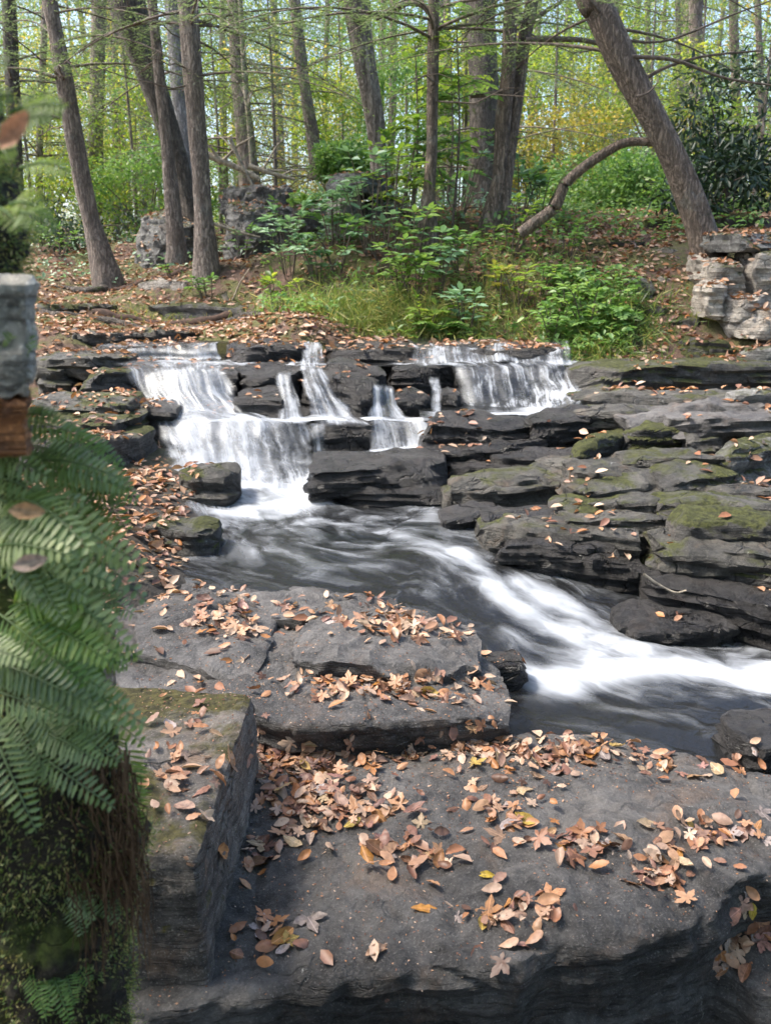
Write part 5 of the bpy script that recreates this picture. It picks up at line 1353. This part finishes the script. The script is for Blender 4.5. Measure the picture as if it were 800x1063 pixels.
# the wood goes on round and behind the camera and shades this end of the stream
mb = MB(); lr = random.Random(9)
for k in range(330):
    a = lr.uniform(R(150), R(390)); rr = lr.uniform(6, 15)
    x, y = rr * math.cos(a), -1 + rr * math.sin(a)
    if y > 3 and abs(x) < 6: continue
    z = lr.uniform(.5, 13)
    clump_leaves(mb, (x, y, z), lr.uniform(1, 1.9), 60, .30, .20, lr.choice([0, 1, 0]), lr.uniform(.1, .6), .7, .2)
for k in range(120):
    x, y, z = lr.uniform(-7, 7), lr.uniform(-9, 2.2), lr.uniform(8, 13)
    clump_leaves(mb, (x, y, z), lr.uniform(.9, 1.6), 50, .28, .18, lr.choice([0, 1, 0]), lr.uniform(.1, .6), .5, .2)
for k in range(24):
    a = lr.uniform(R(170), R(370)); rr = lr.uniform(6, 14); x, y = rr * math.cos(a), -1 + rr * math.sin(a)
    mb.tube([Vector((x, y, -.8 + q)) for q in np.linspace(0, 12, 6)], np.linspace(.2, .1, 6), 8, 2)
tag(mb.build('surrounding_woodland', ['green', 'needle', 'hemlock']), 'woodland closing in behind the viewpoint', 'woodland', kind='stuff')
# EOF-PART25
# ------------------------------------------------------------------ near ferns on the mossy bank
def near_fern(label, px, py, Y, n, L, mat, tint, dirs, spread=.48, upv=(-.05, -.75, .65), W=.032, pn=20, droop=.3):
    L *= .97; n += 2
    b = P(px - 4, py, Y); root = empty('fern', b, label, 'fern', 'ferns on the bank at left')
    for k in range(n):
        d = Vector(dirs) + Vector((rng.uniform(-1, 1), rng.uniform(-.8, .5), rng.uniform(-1, 1))) * spread
        d.normalize(); u = Vector(upv) + Vector((rng.uniform(-.3, .3), rng.uniform(-.3, .3), rng.uniform(-.3, .3)))
        u = (u - d * u.dot(d)).normalized()
        mb = MB(); l = L * rng.uniform(.5, .92)
        fern_frond2(mb, b + Vector((rng.uniform(-.03, .03), rng.uniform(-.02, .02), rng.uniform(-.03, .03))), d, u, l, pn, W * rng.uniform(.85, 1.15), np.clip(tint + rng.uniform(-.3, .3), 0, 1), droop)
        mb.build('frond', [mat], root)
def fern_frond2(mb, base, d, up, L, n, W, tint, droop):
    t = np.linspace(0, 1, n + 3); g = np.array([0, 0, -1.0]); d_ = np.array(list(d)); u_ = np.array(list(up))
    pts = np.array(list(base)) + d_ * (L * t)[:, None] + u_ * (L * .22 * np.sin(t * 2.2))[:, None] + g * (L * droop * t * t * .5)[:, None]
    mb.tube(pts, np.linspace(.0016, .0006, len(pts)), 5, 0, tint * .5)
    tg = unit(np.gradient(pts, axis=0)); k = np.arange(2, n + 2)
    nrm = unit(u_ - tg[k] * (tg[k] @ u_)[:, None]); sv = np.cross(tg[k], nrm)
    prof = np.minimum(1, (1.02 - k / (n + 2.5)) * 2.0) ** .8
    for s_ in (1, -1):
        dd = sv * s_ + tg[k] * .30 + nr.normal(size=(len(k), 3)) * .06 - nrm * .12
        mb.leaves(pts[k] + tg[k] * (L / n * .3 * (s_ > 0)), dd, nrm + nr.normal(size=(len(k), 3)) * .15, W * prof + .003, np.full(len(k), L / n * .66), 0, np.clip(tint + nr.normal(size=len(k)) * .1, 0, 1), 'oval', .14)
NF = [
 (-5, 468, .93, 6, .16, 'fernpale', .5, (1, -.25, -.05), 'topmost bluish fern of the bank, just under the rusty wall stone'),
 (60, 470, 1.02, 4, .13, 'fern', .3, (1, .1, -.25), 'dark green fern reaching right toward the falls, behind the topmost fern'),
 (0, 530, .90, 7, .20, 'fernpale', .55, (1, -.25, -.12), 'big bluish green fern on the upper part of the bank'),
 (60, 520, 1.0, 6, .12, 'grass', .35, (1, 0, -.3), 'yellowish green fern at the right rim of the bank, upper'),
 (10, 590, .88, 7, .21, 'fernpale', .6, (1, -.2, -.10), 'bluish fern with long level fronds across the middle of the bank'),
 (20, 640, .88, 7, .19, 'fern', .7, (1, -.2, -.15), 'bright green fern with long fronds in the middle of the bank'),
 (70, 600, .98, 5, .11, 'fernpale', .4, (1, 0, -.35), 'small bluish fern at the right rim of the bank, middle'),
 (-5, 690, .86, 7, .19, 'fernpale', .4, (1, -.2, -.22), 'shaded bluish fern below the middle of the bank'),
 (40, 690, .92, 6, .16, 'fern', .45, (1, -.1, -.2), 'dark green fern with tips over the cut block'),
 (20, 745, .88, 7, .15, 'fernpale', .45, (1, -.2, -.5), 'bluish fern drooping above the hanging roots'),
 (118, 770, 1.0, 3, .13, 'fern', .75, (.12, -.2, -1), 'bright green fern hanging straight down beside the cut block'),
 (75, 905, .98, 3, .08, 'fernpale', .5, (.6, -.3, -.5), 'small bluish fern low on the bank'),
 (60, 990, .98, 4, .09, 'fern', .4, (.5, -.3, -.6), 'small dark fern near the bottom left corner'),
 (-15, 120, .72, 5, .075, 'lime', .1, (1, -.1, .25), 'sunlit blurred fern at the upper left frame edge'),
 (-12, 190, .75, 5, .065, 'fern', .9, (1, -.1, -.1), 'blurred green fern at the left frame edge under the sunlit one'),
 (-5, 330, .86, 4, .05, 'fern', .8, (.7, -.3, -.5), 'small green sprig hanging over the pale wall stone')]
for (px, py, Yd, n, L, mt, ti, dr, lab) in NF:
    near_fern(lab, px, py, Yd, n, L, mt, ti, dr, W=.023 if L > .1 else .016, pn=17 if L > .1 else 12)

# hanging roots and moss fuzz on the bank
mb = MB()
for k in range(230):
    px = rng.uniform(55, 142); py = rng.uniform(775, 890)
    p = P(px, py, .93 + rng.uniform(-.02, .05)); L = rng.uniform(.06, .22)
    q = [p + Vector((.012 * noise.noise(Vector((k, i * .8, 0))) + .01 * i / 7, -.012 * math.sin(i), -L * i / 7)) for i in range(8)]
    mb.tube(q, np.linspace(.0013, .0005, 8), 3, 0, rng.random())
tag(mb.build('hanging_roots', ['strand']), 'mat of thin brown rootlets hanging from the mossy bank', 'roots', kind='stuff')
bank = bpy.data.objects['mossy_bank']
mb = MB(); bv = [bank.matrix_basis @ v.co for v in bank.data.vertices]; bn = [v.normal.copy() for v in bank.data.vertices]
for i in range(len(bv)):
    if noise.noise(bv[i] * 14) < -.22: continue
    m = 14
    pos = np.array(list(bv[i])) + nr.normal(size=(m, 3)) * .007
    d = np.array(list(bn[i])) + nr.normal(size=(m, 3)) * .7 + np.array([0, 0, -.25])
    mb.leaves(pos, d, rnd_dirs(m), nr.uniform(.004, .010, m), nr.uniform(.0012, .0024, m), 0, np.clip(nr.normal(size=m) * .25 + .62, 0, 1))
o = mb.build('moss', ['grass'], None); o.parent = bank; o.location = -bank.location; tag(o, None, None, None, 'stuff')

# ------------------------------------------------------------------ fallen leaves
allv, allp = [], []
for v, p in SOLID:
    k = len(allv); allv += v; allp += [tuple(i + k for i in q) for q in p]
BVH = BVHTree.FromPolygons(allv, allp)
WATERS = [(-2.0, 4.5, 2.3, 6.9, None), (-2.2, .55, 6.35, 7.25, .31), (.25, 1.7, 6.2, 7.2, .375), (-2.9, 1.75, 7.42, 8.35, .62), (-3.2, 2, 8.1, 9.6, .752)]
def under_water(p, mg=.0):
    for x0, x1, y0, y1, z in WATERS:
        if x0 < p.x < x1 and y0 < p.y < y1:
            zz = float(pool_z(np.array([[p.x, p.y]]))[0]) if z is None else z
            if p.z < zz + mg: return True
    return False
def drop(x, y):
    h = BVH.ray_cast(Vector((x, y, 6)), Vector((0, 0, -1)))
    return (h[0], h[1] if h[1].z > 0 else -h[1]) if h[0] is not None else None
def shoot(px, py):
    d = ray(px, py); h = BVH.ray_cast(Vector((0, 0, EYE)), d)
    if h[0] is None: return None
    return (h[0], h[1] if h[1].dot(d) < 0 else -h[1])

LEAFCOL = {'orange': (.48, .21, .08), 'tan': (.44, .26, .16), 'brown': (.24, .11, .06), 'pale': (.54, .38, .25), 'yellow': (.60, .40, .06), 'greyish': (.40, .32, .29), 'russet': (.34, .16, .11)}
def dead_leaf_mat(name, c):
    m, nt = new_mat(name); t = NT(nt)
    tc = t.n('ShaderNodeTexCoord').outputs['Object']; oi = t.n('ShaderNodeObjectInfo').outputs['Random']
    v = t.vmath('ADD', tc, t.math('MULTIPLY', oi, 9.0))
    n1 = t.noise(v, 45, 5, .7, .4)
    col = t.mix(t.ramp(n1, .35, .7), c4(c), c4([x * .45 for x in c]))
    hs = t.n('ShaderNodeHueSaturation', ins={'Hue': t.math('ADD', t.math('MULTIPLY', oi, .03), .485), 'Saturation': t.math('ADD', t.math('MULTIPLY', oi, .35), .75), 'Value': t.math('ADD', t.math('MULTIPLY', t.math('FRACT', t.math('MULTIPLY', oi, 7.3)), .6), .7), 'Color': col}).outputs[0]
    y = t.n('ShaderNodeSeparateXYZ', ins={0: tc}).outputs[1]
    mid = t.ramp(t.math('ABSOLUTE', y), .0005, .0016, 1, 0)
    hs = t.mix(t.math('MULTIPLY', mid, .5), hs, c4([min(1, x * 1.5 + .05) for x in c]))
    b = t.bump(t.noise(v, 120, 4, .6), .4, .004)
    d = t.n('ShaderNodeBsdfPrincipled', ins={'Base Color': hs, 'Roughness': .5, 'Normal': b})
    tr = t.n('ShaderNodeBsdfTranslucent', ins={'Color': hs})
    t.out(t.n('ShaderNodeMixShader', ins={0: .22, 1: d.outputs[0], 2: tr.outputs[0]}).outputs[0]); return m
for k, c in LEAFCOL.items(): M['leaf_' + k] = dead_leaf_mat('dead_leaf_' + k, c)

def beech_mesh(seed, L=.078, W=.045):
    lr = random.Random(seed); a, b = 11, 7
    cl, cu, tw = lr.uniform(-.5, 1.1), lr.uniform(-.4, 1.0), lr.uniform(-.6, .6); co = []
    for i in range(a):
        t = i / (a - 1); w = W / 2 * (math.sin(math.pi * min(1, t * .96 + .02) ** .85) ** .8 + .02)
        for j in range(b):
            s = j / (b - 1) * 2 - 1
            x = (t - .5) * L; y = s * w * (1 - .12 * abs(cu)); z = cl * L * .35 * (t - .45) ** 2 * 2 + cu * W * .30 * s * s * math.sin(math.pi * t) + tw * (t - .5) * s * W * .35
            z += .004 * noise.noise(Vector((x * 60, y * 60, seed * 3))) + .0015 * math.sin(t * 40 + abs(s) * 5) * abs(s)
            co.append((x, y, z))
    return np.array(co), grid_faces(a, b)
def maple_mesh(seed, S=.055):
    lr = random.Random(seed); n = 60; rings = [.0, .35, .7, 1.0]; co = []
    cu = lr.uniform(-.3, .6); ph = lr.random() * 6
    for rg in rings:
        for k in range(n):
            th = 2 * math.pi * k / n
            l = max(0, math.cos(2.5 * (th - math.pi) + math.pi)) if False else abs(math.cos(2.5 * th))
            r = S * (.42 + .58 * l ** 1.3) * (1 + .10 * math.cos(15 * th)) * (.75 + .25 * math.cos(th))
            if abs(th - math.pi) < .25: r *= .35
            r *= (1 if rg == 1 else .9 + .1 * rg)
            x, y = r * rg * math.cos(th), r * rg * math.sin(th)
            z = cu * .35 * S * rg * rg * (.4 + .6 * math.sin(2 * th + ph)) + .004 * noise.noise(Vector((x * 50, y * 50, seed)))
            co.append((x, y, z))
    return np.array(co), grid_faces(len(rings), n, True)
PROTO = {}
def leaf_proto(shape, var, col):
    key = (shape, var, col)
    if key not in PROTO:
        co, f = beech_mesh(var, *([.078, .043], [.068, .030], [.085, .05])[var % 3]) if shape == 'beech' else maple_mesh(var)
        me = mesh_np('leaf', co, f, 4, True); me.materials.append(M['leaf_' + col]); PROTO[key] = me
    return PROTO[key]
LEAVES = []
def put_leaf(px, py, col, shape, s, lift, clump, tilt=.35, yaw=None):
    h = shoot(px, py)
    if h is None: return False
    p, n = h
    if n.z < .25 or under_water(p, -.01): return False
    n = (n + Vector((rng.gauss(0, tilt), rng.gauss(0, tilt), 0))).normalized()
    me = leaf_proto(shape, rng.randrange(9), col)
    o = bpy.data.objects.new('fallen_leaf', me); COL.objects.link(o)
    q = n.to_track_quat('Z', 'Y').to_matrix().to_4x4() @ Matrix.Rotation(yaw if yaw is not None else rng.uniform(0, 2 * math.pi), 4, 'Z')
    if rng.random() < .4: q = q @ Matrix.Rotation(math.pi, 4, 'X')
    o.matrix_basis = Matrix.Translation(p + Vector((0, 0, .004 + lift * .8))) @ q @ Matrix.Diagonal((s, s * rng.uniform(.85, 1.1), s, 1))
    LEAVES.append((o, col, shape, clump, px, py, s)); return True
#        cx   cy  rx  ry   n  place phrase
CLUMPS = [
 (300, 800, 45, 24, 34, 'in the drift under the step at left'), (345, 838, 52, 26, 30, 'in the big drift left of the slab middle'), (268, 888, 30, 16, 8, 'by the lower end of the cut block'),
 (410, 782, 50, 14, 16, 'along the foot of the step edge'), (495, 772, 26, 14, 14, 'where step and foreground slab meet'), (560, 785, 60, 16, 16, 'on the slab back, near the lower pool'),
 (640, 778, 55, 14, 12, 'at the slab rim by the lower pool'), (520, 840, 36, 26, 16, 'in the loose pile at the slab centre'), (600, 876, 36, 14, 12, 'in the string right of the slab centre'),
 (690, 905, 36, 20, 12, 'in the string above the front right lip'), (745, 865, 42, 14, 12, 'in the bright patch near the right edge'), (425, 888, 42, 22, 12, 'in the sparse group left of centre'),
 (530, 952, 34, 24, 12, 'in the front pile above the slab lip'), (735, 792, 55, 14, 12, 'at the water edge on the far right'), (788, 950, 16, 26, 10, 'in the corner pile at lower right'),
 (750, 992, 20, 18, 5, 'in the pocket at bottom right'), (270, 975, 26, 14, 5, 'in the small pile at front left'),
 (390, 716, 70, 10, 16, 'on the mid slab above the step'), (455, 722, 40, 8, 8, 'on the right end of the mid slab'), (330, 705, 40, 8, 6, 'under the plate lip of the mid slab'), (230, 630, 40, 20, 16, 'on the mid slab back, beside the ferns'), (420, 645, 70, 16, 20, 'on the wet back of the mid slab'), (190, 780, 30, 60, 8, 'on top of the squared cut block')]
MIX = ['orange'] * 4 + ['tan'] * 6 + ['brown'] * 5 + ['pale'] * 3 + ['yellow'] * 1 + ['greyish'] * 2 + ['russet'] * 4
for cx, cy, rx, ry, n, ph in CLUMPS:
    k = tries = 0
    while k < n and tries < n * 6:
        tries += 1
        x, y = cx + rng.gauss(0, .62) * rx, cy + rng.gauss(0, .62) * ry
        if not (4 < x < 796 and y < 1055): continue
        far = y < 740
        if put_leaf(x, y, rng.choice(MIX), 'maple' if rng.random() < .28 else 'beech', rng.uniform(.55, 1.1) * (.86 if far else .78), rng.uniform(0, .018) * (n > 20), ph, .28): k += 1
for x, y, c, sh, s, ph in [(320, 955, 'greyish', 'maple', 1.0, 'lying alone near the front left of the slab'), (392, 988, 'tan', 'beech', .9, 'alone on the front lip of the slab'), (403, 1040, 'brown', 'beech', .9, 'alone on the dark front face'),
                           (440, 945, 'orange', 'beech', .9, 'alone between sparse group and front pile'), (670, 858, 'pale', 'beech', .7, 'alone right of the slab centre'), (475, 953, 'greyish', 'maple', .5, 'alone left of the front pile'),
                           (270, 968, 'greyish', 'maple', 1.0, 'crumpled at front left'), (292, 975, 'orange', 'beech', .8, 'beside the crumpled grey one at front left'), (757, 1000, 'pale', 'maple', 1.0, 'spread flat in the pocket at bottom right'),
                           (735, 778, 'pale', 'maple', 1.3, 'big and bleached at the pool rim'), (790, 845, 'greyish', 'maple', .6, 'alone at the right frame edge'), (505, 910, 'yellow', 'beech', .6, 'alone above the front pile'), (545, 852, 'yellow', 'beech', .75, 'upright in the loose pile at slab centre')]:
    put_leaf(x, y, c, sh, s, 0, ph, .12)
# two leaves caught in the ferns
for x, y, Yd, c, lab in [(28, 532, .76, 'tan', 'tan dead leaf caught upright in the ferns at left, upper'), (32, 585, .76, 'pale', 'pale curled dead leaf caught in the ferns at left, lower'), (17, 138, .63, 'orange', 'bright orange blurred leaf caught in the fern at upper left')]:
    o = bpy.data.objects.new('fallen_leaf', leaf_proto('beech', 5, c)); COL.objects.link(o); o.location = P(x, y, Yd); o.rotation_euler = (R(60), R(rng.uniform(-50, 20)), R(20)); o.scale = (.36, .34, .5)
    tag(o, lab, 'leaf', 'dead leaves caught in the ferns')

# every leaf gets words that single it out inside its clump
ORD = ['first', 'second', 'third', 'fourth', 'fifth', 'sixth', 'seventh', 'eighth', 'ninth', 'tenth', 'eleventh', 'twelfth', 'thirteenth', 'fourteenth']
by = {}
for L_ in LEAVES: by.setdefault((L_[3], L_[1], L_[2]), []).append(L_)
CN = {'orange': 'orange', 'tan': 'tan', 'brown': 'brown', 'pale': 'pale beige', 'yellow': 'yellow', 'greyish': 'grey', 'russet': 'russet'}
for (ph, col, sh), ls in by.items():
    nm = '%s %s' % (CN[col], 'lobed leaf' if sh == 'maple' else 'oval leaf')
    ls.sort(key=lambda q: q[4])
    for i, q in enumerate(ls):
        if len(ls) == 1: lab = '%s %s' % (nm, ph)
        elif i == 0: lab = 'leftmost %s %s' % (nm, ph)
        elif i == len(ls) - 1: lab = 'rightmost %s %s' % (nm, ph)
        else: lab = '%s %s from left %s' % (ORD[i], nm, ph)
        assert len(lab.split()) <= 16, lab
        tag(q[0], lab, 'leaf', 'fallen autumn leaves on the foreground slabs')
print('LEAVES', len(LEAVES))

# the uncounted rest: litter on the bank, the ledges and the path
mb = MB()
def litter(x0, x1, y0, y1, n, L, mask, thr, tint=(.5, .28), skip_near=False, lift=.004, flatn=.3):
    pos, nm = [], []
    for _ in range(n):
        x = rng.uniform(x0, x1); y = rng.uniform(y0, y1)
        if mask and noise.noise(Vector((x * mask, y * mask, 7))) + .5 * noise.noise(Vector((x * mask * 3, y * mask * 3, 9))) < thr: continue
        h = drop(x, y)
        if h is None or h[1].z < .45 or under_water(h[0], .004): continue
        pos.append(list(h[0] + Vector((0, 0, lift)))); nm.append(list(h[1]))
    m = len(pos)
    if not m: return
    d = nr.normal(size=(m, 3)); d[:, 2] *= .25
    l = nr.uniform(.6, 1.2, m) * L
    mb.leaves(pos, d, np.array(nm) + nr.normal(size=(m, 3)) * flatn, l, l * nr.uniform(.4, .62, m), 0, np.clip(nr.normal(size=m) * tint[1] + tint[0], 0, 1), 'oval', .22)
litter(-6, 1.2, 7.6, 15, 11500, .075, .55, -.5, flatn=.45, lift=.012)
litter(1.2, 5.5, 7.6, 14, 13000, .07, .8, -.5, flatn=.45, lift=.012)
litter(-3.2, -.4, 8.1, 8.9, 900, .075, 0, 0, lift=.01)
litter(.6, 3.4, 3.4, 7.6, 1900, .07, 1.6, .12, flatn=.4, lift=.008)
litter(-2.4, 1.2, 5.5, 8.0, 900, .065, 1.4, .1)
litter(-2.3, -1.1, 3.2, 5.6, 1300, .07, 1.2, -.35, lift=.01)
litter(-3.2, -1.6, 5.4, 7.6, 500, .07, 1.2, .0, lift=.01)
litter(-1.2, .6, 2.35, 3.6, 420, .06, 2.2, .05)
litter(-.6, 1.6, 1.2, 2.5, 160, .05, 2.4, .0)
litter(-.7, 1.6, 1.2, 2.6, 5200, .007, 1.8, -.3, tint=(.3, .3), lift=.001)
litter(-1.2, .7, 2.0, 3.6, 2600, .009, 1.8, -.3, tint=(.3, .3), lift=.001)
def drift(cx, cy, rx, ry, n, s0=.8):
    for _ in range(n):
        h = shoot(cx + rng.gauss(0, .5) * rx, cy + rng.gauss(0, .5) * ry)
        if h is None or h[1].z < .3 or under_water(h[0]): continue
        co, f = beech_mesh(rng.randrange(12)) if rng.random() < .75 else maple_mesh(rng.randrange(12)); s = rng.uniform(.4, .95) * s0 * .92
        nn = (h[1] + Vector((rng.gauss(0, .3), rng.gauss(0, .3), 0))).normalized()
        mt = nn.to_track_quat('Z', 'Y').to_matrix() @ Matrix.Rotation(rng.uniform(0, 6.28), 3, 'Z')
        if rng.random() < .4: mt = mt @ Matrix.Rotation(math.pi, 3, 'X')
        c = (co * s) @ np.array(mt).T + np.array(list(h[0] + Vector((0, 0, .006 + rng.uniform(0, .012)))))
        mb.add(c, f, 0, np.clip(rng.gauss(.5, .27), 0, 1))
for cx, cy, rx, ry, n, ph in CLUMPS: drift(cx, cy, rx * 1.6, ry * 1.6, int(n * 2.2))
drift(310, 815, 70, 45, 60); drift(400, 625, 90, 14, 40, .8); drift(440, 655, 50, 12, 40, .8); drift(240, 640, 50, 30, 50, .8); drift(168, 510, 30, 50, 70, .8); drift(165, 590, 26, 30, 60, .8); drift(400, 712, 80, 12, 40, .8); drift(185, 800, 30, 50, 16, .7); drift(560, 780, 90, 16, 50, .7)
tag(mb.build('leaf_litter', ['litter']), 'small fallen leaves and bits strewn over bank, ledges and slabs', 'leaf litter', kind='stuff')
# EOF-PART27
# ------------------------------------------------------------------ light, camera, world (quick)
cam = bpy.data.cameras.new('camera'); co_ = bpy.data.objects.new('camera', cam); COL.objects.link(co_)
co_.location = (0, 0, EYE); co_.rotation_euler = (R(90) - PITCH, 0, 0)
cam.sensor_fit = 'HORIZONTAL'; cam.sensor_width = 36; cam.lens = 36 * F / 800
cam.clip_start = .05; cam.clip_end = 600
cam.dof.use_dof = True; cam.dof.focus_distance = 2.7; cam.dof.aperture_fstop = 8.5
scene.camera = co_
SUN_EL, SUN_AZ = 57, -86        # sun beyond the falls, to the left
w = bpy.data.worlds.new('World'); scene.world = w; w.use_nodes = True
nt = w.node_tree; bg = nt.nodes['Background']
sky = nt.nodes.new('ShaderNodeTexSky'); sky.sky_type = 'NISHITA'; sky.sun_disc = False
sky.sun_elevation = R(SUN_EL); sky.sun_rotation = R(SUN_AZ); sky.dust_density = 3.0; sky.air_density = .8; sky.ozone_density = .6
nt.links.new(sky.outputs[0], bg.inputs[0]); bg.inputs[1].default_value = .15
sl = bpy.data.lights.new('sun', 'SUN'); so = bpy.data.objects.new('sun', sl); COL.objects.link(so)
sl.energy = 2.1; sl.angle = R(9); sl.color = (1, .93, .82)
dv = Vector((math.sin(R(SUN_AZ)) * math.cos(R(SUN_EL)), math.cos(R(SUN_AZ)) * math.cos(R(SUN_EL)), math.sin(R(SUN_EL))))
so.rotation_euler = dv.to_track_quat('Z', 'Y').to_euler(); so.location = (0, 10, 20)
vs = scene.view_settings; vs.view_transform = 'Standard'; vs.look = 'None'; vs.gamma = 1; vs.use_curve_mapping = False
vs.exposure = 1.8
scene.cycles.use_adaptive_sampling = True
scene.cycles.use_denoising = True
scene.cycles.max_bounces = 7; scene.cycles.transparent_max_bounces = 10; scene.cycles.diffuse_bounces = 3; scene.cycles.glossy_bounces = 3
scene.cycles.sample_clamp_indirect = 6
